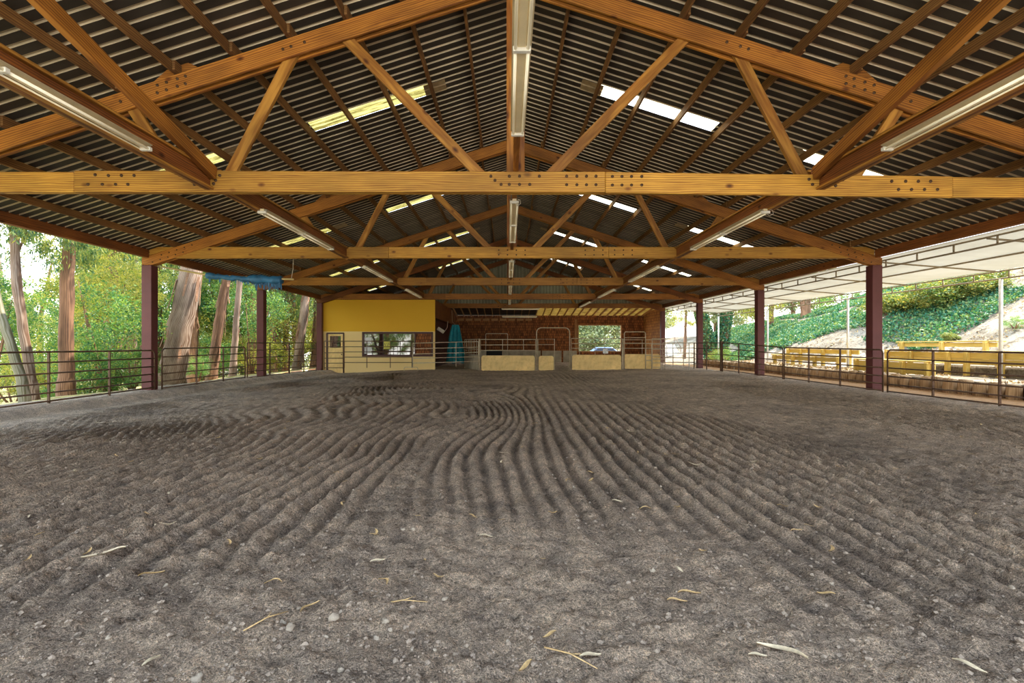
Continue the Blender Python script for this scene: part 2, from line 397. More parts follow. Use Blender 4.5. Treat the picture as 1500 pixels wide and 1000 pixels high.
def ground_base(x, y):
    x = np.asarray(x, float); y = np.asarray(y, float)
    z = -.15*sst(-5, -10.5, x)*sst(3, 9, y) - .05*sst(18, 30, y)*sst(6, 0, x)
    z = z + .20*sst(-11.2, -11.75, x + .25*(vn(x*0, y, .8)-.5)) - .07*sst(24, 31, y)*sst(-8, -11, x)
    z = z + .05*sst(11.3, 12.3, x)
    return z
def ground_z(x, y, full=False):
    x = np.asarray(x, float); y = np.asarray(y, float)
    z = ground_base(x, y)
    # harrow grooves: straight along the arena on the awning side, swinging into hooks on the tree side
    w1 = (vn(x, y, .16)-.5)*1.3 + (vn(x+40, y, .45)-.5)*.5 + (vn(x+70, y, 1.3)-.5)*.14
    left = sst(1.2, -1.8, x)
    wav = left*(.55*np.sin(y*.85 + x*.55 + 2.5*vn(x, y, .22)) + .9*np.sin(y*.33+1.1 - x*.2))*sst(6, 11, y)*sst(34, 24, y)
    sweep = left*(.05*(y-5)*sst(5, 16, y)) - .10*sst(0, 4, x)*(y-5)*sst(4, 14, y)*.3
    ph = (x + w1*left + w1*.16 + wav + sweep)/.225
    g = np.sin(2*PI*ph); g = np.sign(g)*np.abs(g)**.8
    pass2 = sst(.40, .60, vn(x+17, y*.4, .30))
    amp = .009 + .024*pass2
    amp = amp*(.22 + .78*sst(3.4, 6.5, y + .7*np.abs(x-.3)))
    amp = amp*(1 + .45*sst(9, 16, y)*left)
    amp = amp*sst(-11.2, -10.2, x)*sst(12.2, 11.0, x)*sst(33, 26, y)*(1-.3*sst(4.5, 7.5, x)*sst(6, 9, y))
    right = sst(1.0, 2.2, x)*sst(5.2, 4.2, x)
    amp = amp + .022*right*sst(11, 8, y)*sst(2.4, 3.2, y) + .017*sst(-1.2, -2.0, x)*sst(12, 8, y)*sst(2.5, 4.5, y)
    amp = amp*(.55+.75*vn(x+23, y+4, .9))
    z = z + amp*g
    dirt_dark = np.clip(-g, 0, 1)*np.clip(amp/.026, 0, 1)  # darkening factor: groove bottoms here, tread hollows and random patches below
    # tyre tread track
    tx = -1.28 + .028*(y-5)
    tr = np.exp(-((x-tx)/.17)**4)*sst(4.2, 5.0, y)*sst(22, 16, y)
    tread = np.sin(2*PI*(y + .5*np.abs(x-tx))/.2)
    z = z*(1-.0*tr) + tr*(.024*tread - .02 - amp*g*.8)
    dirt_dark = dirt_dark*(1-tr) + tr*np.clip(-tread*.6+.35, 0, 1)
    # second, faint wheel rut on the awning side
    rx = .85 + .03*np.sin(y*.9)
    z = z - .03*np.exp(-((x-rx)/.12)**2)*sst(3, 4, y)*sst(20, 14, y) + .018*np.exp(-((x-rx-.24)/.1)**2)*sst(3, 4, y)*sst(20, 14, y)
    # crumbs and footprints
    rough = .6 + .8*vn(x, y, .5)
    c8 = np.clip(vn(x+2, y+5, 9)-.55, 0, 1); c20 = np.clip(vn(x+12, y+15, 21)-.52, 0, 1)
    z = z + rough*(.024*(vn(x, y, 6)-.5) + .024*(vn(x+9, y+3, 14)-.5) + .020*(vn(x+5, y+31, 33)-.5)*sst(16, 7, y) + .05*c8 + .06*c20*sst(16, 7, y)) + .07*(vn(x, y, 1.1)-.5)*sst(9, 3, y) + .03*(vn(x, y, .7)-.5)
    dirt_dark = np.clip(dirt_dark*.8 + .45*np.clip(.42-vn(x+3, y, 2.2), 0, 1)*2, 0, 1)
    if full: return z, np.clip(dirt_dark, 0, 1)
    return z
def gz(x, y): return float(ground_z(np.array([x]), np.array([y]))[0])

# ------------------------------------------------------------------ arena floor
def make_floor():
    xs = np.concatenate([np.linspace(-12.9, -4.2, 190)[:-1], np.linspace(-4.2, 4.2, 320)[:-1], np.linspace(4.2, 12.75, 190)])
    ys = [-4.0]
    while ys[-1] < 46.5:
        y = ys[-1]; ys.append(y + (.3 if y < 1.6 else max(.02, .0085*y)))
    ys = np.array(ys); X, Y = np.meshgrid(xs, ys)
    Z, dm = ground_z(X, Y, True)
    nx, ny = len(xs), len(ys)
    V = np.stack([X.ravel(), Y.ravel(), Z.ravel()], 1)
    i = np.arange(ny-1)[:, None]*nx + np.arange(nx-1)[None, :]
    i = i.ravel(); F = np.stack([i, i+1, i+nx+1, i+nx], 1)
    ob = np_mesh('floor', V, F, M['dirt'], smooth=True)
    at = ob.data.attributes.new('dirt_dark', 'FLOAT', 'POINT'); at.data.foreach_set('value', dm.ravel().astype(np.float32)*.75)
    return struct(ob)
make_floor()

# ------------------------------------------------------------------ outside terrain
def hill_z(x, y):
    x = np.asarray(x, float); y = np.asarray(y, float)
    z = .02 + .40*sst(14.80, 14.86, x)                       # log wall terrace
    yy = sst(36, 40, y)
    z = z*(1-yy) + yy*.02*x/14.8
    near = sst(24.5, 23.0, y)
    z = z + near*(.38*sst(17.44, 17.5, x) + .42*sst(19.24, 19.3, x))*(1-yy)
    foot = 20.0 + (vn(x*0+3, y, .12)-.5)*1.2 - 2.2*sst(24, 32, y) + 2.5*sst(38, 52, y)
    crest = 9.0 - 3.9*sst(37, 47, y) - 2.2*sst(50, 70, y)
    up = .52*np.clip(x-foot, 0, None)
    z = z + up/(1+(up/crest)**5)**.2 + .25*(vn(x, y, .35)-.5)*sst(0, 2, x-foot)
    z = z + .02*(vn(x, y, 2)-.5)
    return z
def grid_mesh(name, x0, x1, nx, y0, y1, ny, fz, mat, xs=None):
    xs = np.linspace(x0, x1, nx) if xs is None else xs; nx = len(xs); ys = np.linspace(y0, y1, ny); X, Y = np.meshgrid(xs, ys); Z = fz(X, Y)
    V = np.stack([X.ravel(), Y.ravel(), Z.ravel()], 1)
    i = (np.arange(ny-1)[:, None]*nx + np.arange(nx-1)[None, :]).ravel()
    return np_mesh(name, V, np.stack([i, i+1, i+nx+1, i+nx], 1), mat, smooth=True)
xsr = np.concatenate([np.linspace(12.75, 14.78, 8), [14.80, 14.86], np.linspace(14.95, 17.42, 10), [17.44, 17.5], np.linspace(17.6, 19.2, 8), [19.24, 19.3], np.linspace(19.5, 34, 60), np.linspace(35, 90, 40)])
struct(grid_mesh('terrain_hillside', 0, 0, 0, -12, 46.5, 160, hill_z, M['terrain'], xs=xsr))
def left_z(x, y):
    d = np.clip(-12.9 - np.asarray(x, float), 0, None)
    return .0 - .6*sst(0, 5, d) - .055*np.clip(d-4, 0, 30) + .35*(vn(x, y, .25)-.5)*sst(.3, 3, d)
struct(grid_mesh('terrain_forest_floor', -75, -12.9, 110, -12, 46.5, 80, left_z, M['terrain_l']))
def back_z(x, y):
    x = np.asarray(x, float); y = np.asarray(y, float)
    b = sst(46.5, 50, y)
    l = left_z(x, y)*sst(-11, -14, x); r = hill_z(x, y)*sst(11, 14, x)
    return l + r + .15*(vn(x, y, .3)-.5)*b*sst(14, 10, x) - .018*np.clip(y-48, 0, 25)*sst(-10, 5, x)*sst(17, 13, x)
struct(grid_mesh('terrain_back_lot', -75, 90, 200, 46.5, 120, 70, back_z, M['terrain']))

# ------------------------------------------------------------------ roof sheets
PIT = .254
def rib_profile(y0, n):
    pts = []
    for k in range(n):
        y = y0 + k*PIT
        pts += [(y, 0, 0), (y+.176, .034, 1), (y+.192, .034, 1), (y+.238, .034, 1)]
    return pts
# profile along the roof: (y, lift); segment i spans point i -> i+1
def profile(y0, n):
    P = []; tags = []
    for k in range(n):
        y = y0 + k*PIT
        P += [(y, 0), (y+.180, 0), (y+.192, .034), (y+.242, .034)]
        tags += [0, 1, 1, 1]
    P.append((y0+n*PIT, 0))
    return P, tags
RO = 12.74
def roof_slope(name, sgn, y0, y1, lights):
    n = int(round((y1-y0)/PIT)); P, T = profile(y0, n)
    rels = [0.0, 2.15, 5.15, 7.25, 10.25, RO]
    V = []; F = []; mi = []
    nrm = Vector((sgn*SL, 0, 1)).normalized()
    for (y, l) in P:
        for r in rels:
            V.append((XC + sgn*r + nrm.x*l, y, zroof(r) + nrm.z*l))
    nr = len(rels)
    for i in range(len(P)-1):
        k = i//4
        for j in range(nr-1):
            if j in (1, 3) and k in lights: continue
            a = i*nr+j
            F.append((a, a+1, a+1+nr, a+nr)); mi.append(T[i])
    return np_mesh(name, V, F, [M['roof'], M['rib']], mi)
RY0 = -3.2; NRIB = int(round((40.3-RY0)/PIT))
LIGHTK = {}
for b in range(1, 5):
    yc = (D[b]+D[b+1])/2 - .27
    k = int(round((yc-RY0)/PIT)); LIGHTK[b] = (k-1, k)
alls = set(k for v in LIGHTK.values() for k in v)
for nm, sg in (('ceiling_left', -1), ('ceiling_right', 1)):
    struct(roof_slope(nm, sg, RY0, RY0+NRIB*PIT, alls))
BAY = {0: 'before nearest truss', 1: 'between nearest and second trusses', 2: 'between second and third trusses', 3: 'between third and fourth trusses', 4: 'behind fourth truss'}
SIDE = {-1: 'tree-side', 1: 'canopy-side'}
for b, ks in LIGHTK.items():
    y0 = RY0 + ks[0]*PIT
    for sg in (-1, 1):
        for (ra, rb, hl) in ((2.15, 5.15, 'upper'), (7.25, 10.25, 'lower')):
            P, T = profile(y0, 2); nrm = Vector((sg*SL, 0, 1)).normalized()
            mid = (ra+rb)/2; org = (XC+sg*mid, y0+PIT, zroof(mid))
            t = thing('skylight_panel', f"{'mossy yellow' if sg < 0 else 'bright white'} corrugated skylight, {hl} one of {SIDE[sg]} roof slope {BAY[b]}", 'skylight', org, 'skylights in the roof')
            mb = MB()
            vs = []
            for (y, l) in P:
                for r in (ra-.05, rb+.05): vs.append((XC+sg*r+nrm.x*(l+.006), y, zroof(r)+nrm.z*(l+.006)))
            mb.add(vs, [(2*i, 2*i+1, 2*i+3, 2*i+2) for i in range(len(P)-1)])
            mb.build('translucent_sheet', M['sky_y'] if sg < 0 else M['sky_w'], t)
            mb = MB(); vs = []
            for (y, l) in P:
                for r in (ra-.42, ra+.12): vs.append((XC+sg*r+nrm.x*(l-.012), y, zroof(r)+nrm.z*(l-.012)))
            mb.add(vs, [(2*i, 2*i+1, 2*i+3, 2*i+2) for i in range(len(P)-1)])
            mb.build('lap_sheet', M['patch'], t)

# ------------------------------------------------------------------ trusses
ORD = {1: 'nearest', 2: 'second', 3: 'third', 4: 'fourth', 5: 'farthest'}
bolt_me = None
def add_bolt(parent, x, y, z, r=.024):
    global bolt_me
    if bolt_me is None:
        mb = MB(); n = 10
        mb.tube([(0,.004,0), (0,-.012,0)], [.024,.022], n); o = mb.build('bolt', M['bolt']); bolt_me = o.data
        bpy.data.objects.remove(o)
    o = bpy.data.objects.new('bolt', bolt_me); C.objects.link(o); o.parent = parent
    pl = parent_loc(parent); o.location = (x-pl[0], y-pl[1], z-pl[2]); s = r/.024; o.scale = (s, 1, s)
    return o
TSTYLE = {1: 'yellow-lit', 2: 'orange-brown', 3: 'orange-brown', 4: 'reddish-brown', 5: 'reddish-brown'}
WEBS = [(-6.29, -7.23), (-5.40, -4.10), (-.55, -3.26), (.55, 3.26), (5.40, 4.10), (6.29, 7.23)]
def truss(k):
    y = D[k]; t = thing('roof_truss', f"{TSTYLE[k]} timber roof truss, {ORD[k]} of the five spanning the arena", 'truss', (XC, y, 4.3), 'timber roof trusses')
    zb, ztop = (4.555, 4.93); CH = []; TC = {}
    def chord_at(x):
        return next((o for a, b, o in CH if a <= x <= b), t)
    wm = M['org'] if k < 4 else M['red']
    # bottom chord
    if k == 1:
        f = lambda u: (u-743.5)/79.3
        zv = lambda v: 1.6 + (504.5-v)/79.3
        pcs = [(f(-160), f(108), zv(251), zv(251.5), zv(281), zv(281)), (f(108), f(887), zv(249.5), zv(251.0), zv(281), zv(281.5)),
               (f(887), f(1396), zv(251.5), zv(258), zv(282), zv(289)), (f(1396), f(1660), zv(259.5), zv(260), zv(289), zv(289.5))]
        for (a, b, za, zb_, ya, yb) in pcs:
            CH.append((a, b, MB().poly_y([(a, ya), (b-.004, yb), (b-.004, zb_), (a, za)], y, y+.07).build('bottom_chord', M['yel'], t, bevel=.01)))
        MB().poly_y([(XC-HW, 4.45), (XC+2, 4.43), (XC+2, 4.80), (XC-HW, 4.82)], y+.16, y+.23).build('bottom_chord', M['yel'], t, bevel=.01)
        MB().poly_y([(XC+2, 4.43), (XC+HW, 4.36), (XC+HW, 4.72), (XC+2, 4.80)], y+.16, y+.23).build('bottom_chord', M['yel'], t, bevel=.01)
    else:
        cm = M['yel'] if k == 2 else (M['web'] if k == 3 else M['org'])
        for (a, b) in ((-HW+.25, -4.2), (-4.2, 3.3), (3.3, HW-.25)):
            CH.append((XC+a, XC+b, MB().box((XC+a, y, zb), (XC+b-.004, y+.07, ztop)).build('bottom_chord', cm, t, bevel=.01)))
        MB().box((XC-HW+.25, y+.16, zb+.004), (XC+HW-.25, y+.23, ztop-.003)).build('bottom_chord', cm, t, bevel=.01)
    # top chords, two plies each side
    dv = .36
    for sg in (-1, 1):
        for (ya, yb) in ((y+.002, y+.068), (y+.162, y+.228)):
            o1, o0 = HW, 0.0
            top1, top0 = zt(o1), zt(o0)
            pts = [(XC+sg*o0, top0-dv), (XC+sg*(o1-.35), zt(o1-.35)-dv), (XC+sg*o1, 4.312), (XC+sg*o1, top1), (XC+sg*o0, top0)]
            if sg > 0: pts = pts
            else: pts = pts[::-1]
            mb = MB().poly_y(pts, ya-.02 if k > 1 else ya, yb, 0, math.atan(SL)*(-sg))
            oo = mb.build('top_chord', wm, t, bevel=.01); TC.setdefault(sg, oo)
    # webs
    zlow = 4.66
    for (a, b) in WEBS:
        MB().beam((XC+a, y+.115, zlow), (XC+b, y+.115, zt(b)-.16), .085, .2, (0,1,0)).build('web_strut', M['web'], t, bevel=.008) if False else \
        MB().beam((XC+a, y+.115, zlow), (XC+b, y+.115, zt(b)-.16), .2, .085, (0,1,0)).build('web_strut', M['web'], t, bevel=.008)
    for s2 in (-.105, .105):
        MB().box((XC+s2-.065, y+.075, 4.6), (XC+s2+.065, y+.155, zt(0)-.12), axis=2).build('king_post', M['org'], t, bevel=.008)
    if k <= 2:
        for sg in (-1, 1):
            r0 = 6.32
            pts = [(XC+sg*(r0+.55), zt(r0+.55)-.03), (XC+sg*(r0+.18), zt(r0+.18)+.19), (XC+sg*(r0-.22), zt(r0-.22)+.2), (XC+sg*(r0-.5), zt(r0-.5)-.03)]
            if sg < 0: pts = pts[::-1]
            MB().poly_y(pts[::-1], y+.07, y+.15).build('gusset_block', M['org'], t, bevel=.008)
    # bolts
    if k == 1:
        px = [(790,258),(830,258),(845,258),(859,258),(873,258),(897,258.5),(911,258.5),(925,258.5),(940,258.5),(746,258),(761,258),(746,270),(761,270),(776,270),
              (830,270.5),(845,270.5),(859,270.5),(873,270.5),(897,271),(911,271),(925,271),(940,271),(719,258),(725,264),(734,270),
              (139.5,256),(159,257),(178,257),(196.5,257),(129,270),(150,270),(169.5,270),(187.5,270),(271,257),(279,263),(285,270),(322,257),(316,264),(313,269),
              (1306,265.5),(1326.5,265.5),(1345,265.5),(1363,265.5),(1316,277.5),(1335,277.5),(1354,277.5),(1373,277.5),(1185,262.5),(1190,270),(1235,263),(1224,272)]
        for (u, v) in px: add_bolt(chord_at((u-743.5)/79.3), (u-743.5)/79.3, y, 1.6+(504.5-v)/79.3, .03)
    else:
        for a in (-.45, -.15, .15, .45, 2.5, 2.8, 3.1, 3.5, 3.8, 4.1):
            for zz in (4.66, 4.82): add_bolt(chord_at(XC+a), XC+a, y, zz, .026)
    for sg in (-1, 1):
        if k == 2:
            for i in range(5): add_bolt(TC[sg], XC+sg*(10.9+i*.26), y-.02, zt(10.9+i*.26)-.12, .024); add_bolt(TC[sg], XC+sg*(11.2+i*.26), y-.02, zt(11.2+i*.26)-.27, .024)
        if k == 1:
            for r in (6.1, 6.25, 6.45, 6.62): add_bolt(TC[sg], XC+sg*r, y, zt(r)-.1, .028); add_bolt(TC[sg], XC+sg*r, y, zt(r)-.24, .028)
            for r in (3.9, 4.15, 4.3, 7.1, 7.3): add_bolt(TC[sg], XC+sg*r, y, zt(r)-.18, .028)
    return t
for k in range(1, 6): truss(k)

# ------------------------------------------------------------------ posts
POSTORD = {1: 'beside the camera', 2: 'under the second truss', 3: 'under the third truss', 4: 'under the fourth truss', 5: 'under the farthest truss'}
for k in range(2, 6):
    for sg in (-1, 1):
        if k == 5 and sg < 0: continue
        x0 = XC + sg*HW; x1 = XC + sg*(HW-.34); lo, hi = min(x0, x1), max(x0, x1)
        xm = (lo+hi)/2; z0 = float(ground_base(xm, D[k])) - .3
        t = thing('barn_post', f"square maroon barn post on the {'tree' if sg < 0 else 'canopy'} side {POSTORD[k]}", 'post', (xm, D[k]+.165, z0), 'maroon posts')
        MB().box((lo, D[k]-.03, z0), (hi, D[k]+.30, 4.305), axis=2).build('post_shaft', M['post'], t, bevel=.012)
        MB().box((lo+.05, D[k]-.045, z0), (hi-.05, D[k]-.03, z0+.42), axis=2).build('base_plate', M['post'], t, bevel=.004)

# ------------------------------------------------------------------ purlins, eave beams, tie beams
for b in range(0, 5):
    ya = D[b]-.12; yb = D[b+1]+.32
    if b == 0: ya = -2.9
    L = yb-ya
    proto = None
    for sg in (-1, 1):
        for k in range(1, 12):
            rel = k*1.045; off = .03 if b % 2 else -.03
            x = XC + sg*rel + off
            if proto is None:
                mb = MB().box((x-.025, ya, zt(rel)+.002), (x+.025, yb, zt(rel)+PUR), axis=1)
                o = mb.build('roof_purlin', M['pur'], origin=(x, ya, zt(rel))); proto = o
            else:
                o = proto.copy(); C.objects.link(o); o.location = (x, ya, zt(rel))
            tag(o, f"brown roof purlin {k} down from ridge, {SIDE[sg]} slope, {BAY[b]}", 'purlin', 'roof purlins', 'thing')
for b in range(0, 5):
    for sg in (-1, 1):
        x = XC + sg*(HW-.17)
        ya = D[b]+.30 if b else -2.9
        mb = MB().box((x-.085, ya, 4.56), (x+.085, D[b+1]-.005, 4.88), axis=1)
        o = mb.build('eave_beam', M['red'], origin=(x, ya, 4.56), bevel=.01)
        tag(o, f"reddish eave beam along the {'tree' if sg < 0 else 'canopy'} side, {BAY[b]}", 'beam', 'eave beams', 'thing')
        # wall plate board above
def tie(b, rel, zlow, zhigh, label, thin=False):
    x = XC + rel; ya = D[b]+.235 if b else -1.5; yb = D[b+1]-.002
    t = thing('tie_beam', label, 'beam', (x, ya, zlow), 'lengthwise tie beams')
    if thin:
        MB().box((x-.05, ya, zlow), (x+.05, yb, zhigh), axis=1).build('web_plank', M['org'], t, bevel=.006)
    else:
        MB().box((x-.025, ya, zlow), (x+.025, yb, zhigh), axis=1).build('web_plank', M['red'], t, bevel=.004)
        for (za, zb2) in ((zlow, zlow+.045), (zhigh-.045, zhigh)):
            for s2 in (-1, 1):
                xa, xb = (x+.026, x+.085) if s2 > 0 else (x-.085, x-.026)
                MB().box((xa, ya, za), (xb, yb, zb2), axis=1).build('flange', M['web'], t, bevel=.004)
    return t
fix_proto = None
def fixture(x, ya, z, label, L=4.2):
    global fix_proto
    if fix_proto is None or abs(L-4.2) > .01:
        t = thing('fluorescent_fixture', label, 'light fixture', (x, ya, z), 'fluorescent fixtures')
        mb = MB().prism_z([(x-.045, ya), (x+.045, ya), (x+.045, ya+L), (x-.045, ya+L)], z+.0, z+.07)
        hs = mb.build('housing', M['fixt'], t, bevel=.006)
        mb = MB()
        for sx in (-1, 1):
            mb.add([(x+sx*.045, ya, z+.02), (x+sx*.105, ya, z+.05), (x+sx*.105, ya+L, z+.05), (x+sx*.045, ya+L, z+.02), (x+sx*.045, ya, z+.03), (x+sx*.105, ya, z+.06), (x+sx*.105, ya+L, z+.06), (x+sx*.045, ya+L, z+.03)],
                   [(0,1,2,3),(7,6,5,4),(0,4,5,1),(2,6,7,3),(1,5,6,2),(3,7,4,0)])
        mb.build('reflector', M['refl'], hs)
        for sx in (-1, 1):
            for (a, b2) in ((ya+.04, ya+L/2-.03), (ya+L/2+.03, ya+L-.04)):
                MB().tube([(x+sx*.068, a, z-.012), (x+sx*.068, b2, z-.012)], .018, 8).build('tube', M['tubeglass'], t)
        for yy in (ya+.015, ya+L/2, ya+L-.015):
            MB().box((x-.095, yy-.03, z-.035), (x+.095, yy+.03, z+.02)).build('lamp_socket', M['sock'], hs, bevel=.006)
        MB().tube([(x+.07, ya+.0, z+.05), (x+.12, ya-.05, z+.02), (x+.13, ya-.07, z-.06), (x+.07, ya-.04, z-.1), (x+.02, ya+.02, z-.03)], .007, 6).build('flex_cord', M['rope'], hs)
        if abs(L-4.2) < .01: fix_proto = t
        return t
    t = copy_tree(fix_proto); t.location = (x, ya, z); t['label'] = label
    return t
for b in range(0, 5):
    zl = 4.46 if b == 0 else 4.545
    for rel, sd in ((-5.66, 'tree-side'), (5.63, 'canopy-side')):
        tie(b, rel, zl, zl+.37, f"brown flanged lengthwise tie beam on {sd} truss joints, {BAY[b]}")
        yf = D[b+1] - 6.02 if b else 3.09
        fixture(XC+rel-math.copysign(.14, rel), yf, 4.50, f"cream twin-tube fluorescent fixture along {sd} tie beam, {BAY[b]}")
    tie(b, 0.0, 4.82 if b else 4.80, 5.06, f"narrow orange tie beam down the centre line, {BAY[b]}", True)
    fixture(XC, yf, 4.72, f"cream twin-tube fluorescent fixture down the centre line, {BAY[b]}")
for rel, sd in ((-5.56, 'tree-side'), (5.52, 'canopy-side')):
    x = XC+rel+math.copysign(.16, -rel)*0
    mb = MB().beam((x, 1.6, 6.62), (x, 9.06, 4.75), .10, .24, (0,0,1))
    o = mb.build('diagonal_brace', M['org'], origin=(x, 9.06, 4.75), bevel=.008)
    tag(o, f"brown diagonal brace rising toward the camera from {sd} joint of nearest truss", 'brace', 'long diagonal braces', 'thing')

# ------------------------------------------------------------------ gable end, lean-to and back walls
GY = D[5] + .28
def gable():
    P, T = [], []
    x = XC-12.4; V = []; F = []; mi = []
    pitch = .26; n = int(24.8/pitch)
    prof = []
    for k in range(n):
        xx = x + k*pitch
        prof += [(xx, 0, 0), (xx+.17, 0, 1), (xx+.19, -.035, 1), (xx+.235, -.035, 1)]
    prof.append((x+n*pitch, 0, 0))
    for (xx, dy, _) in prof:
        V += [(xx, GY+dy, 4.60), (xx, GY+dy, zroof(xx-XC)-.01)]
    for i in range(len(prof)-1):
        F.append((2*i, 2*i+2, 2*i+3, 2*i+1)); mi.append(prof[i][2])
    return struct(np_mesh('wall_gable', V, F, [M['gable'], M['gablerib']], mi))
gable()
BY = 45.0      # back shingle wall
OX = -4.78     # office side face
OY = 32.36
WX0 = (846-743.5)*BY/720; WX1 = (911-743.5)*BY/720; WZ0 = 1.6-(515.5-504.5)*BY/720; WZ1 = 1.6+(504.5-475)*BY/720
mb = MB()
for (a, b, c, d) in ((OX-.6, WX0, -.3, 4.26), (WX1, 12.9, -.3, 4.26), (WX0, WX1, -.3, WZ0), (WX0, WX1, WZ1, 4.26)):
    mb.box((a, BY, c), (b, BY+.15, d))
struct(mb.build('wall_back', M['shingle']))
mb = MB()
for (a, b, c, d) in ((WX0, WX0+.1, WZ0, WZ1), (WX1-.1, WX1, WZ0, WZ1), (WX0, WX1, WZ0, WZ0+.09), (WX0, WX1, WZ1-.1, WZ1)):
    mb.box((a, BY-.04, c), (b, BY+.19, d))
struct(mb.build('window_1', M['raft']))
struct(MB().box((12.45, D[5]+.32, -.2), (12.6, BY, 4.55)).build('wall_right', M['shingle_lit']))
struct(MB().box((WX0-.04-.22, BY-.06, WZ0-.1), (WX0-.04, BY, 3.9), axis=2).build('trim_1', M['raft']))
# lean-to roof: battened sheet, clear on the canopy half
def leanto():
    za, zb = 4.78, 4.06; ya, yb = GY+.02, BY+.6
    for nm, x0, x1, m in (('ceiling_leanto_dark', -5.6, 2.6, M['roof']), ('ceiling_leanto_clear', 2.6, 12.9, M['lean'])):
        n = int((yb-ya)/.3); mb = MB()
        for i in range(n):
            y0 = ya + (yb-ya)*i/n; y1 = ya + (yb-ya)*(i+1)/n
            z0 = za+(zb-za)*i/n; z1 = za+(zb-za)*(i+1)/n
            mb.add([(x0,y0,z0+.172),(x1,y0,z0+.172),(x1,y1-.02,z1+.172),(x0,y1-.02,z1+.172),(x0,y0,z0+.23),(x1,y0,z0+.23),(x1,y1-.02,z1+.23),(x0,y1-.02,z1+.23)],
                   [(0,3,2,1),(4,5,6,7),(0,1,5,4),(1,2,6,5),(2,3,7,6),(3,0,4,7)])
        struct(mb.build(nm, m))
    n = 27
    for i in range(n):
        x = -4.6 + i*(12.3+4.6)/(n-1)
        sl = (zb-za)/(yb-ya)
        if i == 0:
            o = MB().beam((x, GY+.06, za-.02+.1), (x, BY-.02, za+sl*(BY-GY)-.02+.1), .05, .18).build('rafter', M['raft'], origin=(x, GY+.06, za)); p0 = o
        else:
            o = p0.copy(); C.objects.link(o); o.location = (x, GY+.06, za)
        tag(o, f"lean-to rafter {i+1} counted from the ochre office toward the canopy", 'rafter', 'lean-to rafters', 'thing')
    for i in range(9):
        x = -4.3 + i*.78
        if i == 0:
            o = MB().box((x-.3, BY-.06, 3.78), (x+.3, BY-.002, 3.98)).build('rafter_block', M['raft'], origin=(x, BY-.06, 3.78)); p1 = o
        else:
            o = p1.copy(); C.objects.link(o); o.location = (x, BY-.06, 3.78)
        tag(o, 'pinkish wood block between rafters on top of the shingle wall', 'block', 'blocks topping the shingle wall', 'thing')
    for zz, yy, lab in ((4.72, 40.6, 'front'), (4.27, 44.2, 'rear')):
        x0, x1 = -.5, 2.65
        t = thing('strip_light', f"cream strip light across the lean-to ceiling, {lab} one of two", 'light fixture', ((x0+x1)/2, yy, zz-.22), 'strip lights in the lean-to')
        MB().box((x0, yy-.09, zz-.20), (x1, yy+.09, zz-.10)).build('housing', M['fixt'], t, bevel=.01)
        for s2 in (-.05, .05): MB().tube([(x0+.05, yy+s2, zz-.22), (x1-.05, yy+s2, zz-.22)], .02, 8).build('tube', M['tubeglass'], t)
leanto()

# office block
zb0 = -.35
door = ((478.5-743.5)*OY/720, (504-743.5)*OY/720, 1.6+(504.5-488)*OY/720)
win = ((532-743.5)*OY/720, (633-743.5)*OY/720, 1.6+(504.5-520.5)*OY/720, 1.6+(504.5-487.5)*OY/720)
mb = MB(); X0 = -12.42
for (a, b, c, d) in ((X0, door[0], zb0, 4.55), (door[0], door[1], door[2], 4.55), (door[1], win[0], zb0, 4.55), (win[0], win[1], zb0, win[2]), (win[0], win[1], win[3], 4.55), (win[1], OX, zb0, 4.55)):
    mb.box((a, OY, c), (b, OY+.14, d))
struct(mb.build('wall_office', M['office']))
struct(MB().box((OX-.62, OY+.14, zb0), (OX-.5, BY, 4.5)).build('wall_office_side', M['brownpaint']))
struct(MB().box((OX-.49, OY+.14, 3.37), (OX, BY-.01, 4.58)).build('trim_2', M['red']))
struct(MB().box((X0, OY+.14, 4.45), (OX-.63, BY, 4.55)).build('ceiling_office', M['brownpaint']))
# door
d0 = MB()
for (a, b, c, d) in ((door[0]-.02, door[0]+.07, zb0, door[2]), (door[1]-.07, door[1]+.02, zb0, door[2]), (door[0], door[1], door[2]-.05, door[2]+.05)):
    d0.box((a, OY-.03, c), (b, OY+.15, d))
dr = struct(d0.build('door_1', M['brownpaint'], origin=(door[0], OY, zb0)))
pw = ((483-743.5)*OY/720, (499-743.5)*OY/720, 1.6-(509-504.5)*OY/720, 1.6+(504.5-492)*OY/720)
mb = MB()
for (a, b, c, d) in ((door[0]+.08, pw[0], zb0, door[2]-.06), (pw[1], door[1]-.08, zb0, door[2]-.06), (pw[0], pw[1], zb0, pw[2]), (pw[0], pw[1], pw[3], door[2]-.06)):
    mb.box((a, OY+.03, c), (b, OY+.08, d))
leafo = mb.build('door_leaf', M['kick'], dr)
MB().box((pw[0], OY+.045, pw[2]), (pw[1], OY+.055, pw[3])).build('pane', M['glass'], dr)
mb = MB()
for i in range(1, 3): xx = pw[0]+(pw[1]-pw[0])*i/3; mb.box((xx-.012, OY+.03, pw[2]), (xx+.012, OY+.044, pw[3]))
mb.box((pw[0], OY+.03, (pw[2]+pw[3])/2-.012), (pw[1], OY+.044, (pw[2]+pw[3])/2+.012)); mb.build('glazing_bar', M['brownpaint'], dr)
MB().tube([(door[1]-.16, OY+.03, .95), (door[1]-.16, OY-.03, .95)], .035, 10).build('door_knob', M['bolt'], leafo)
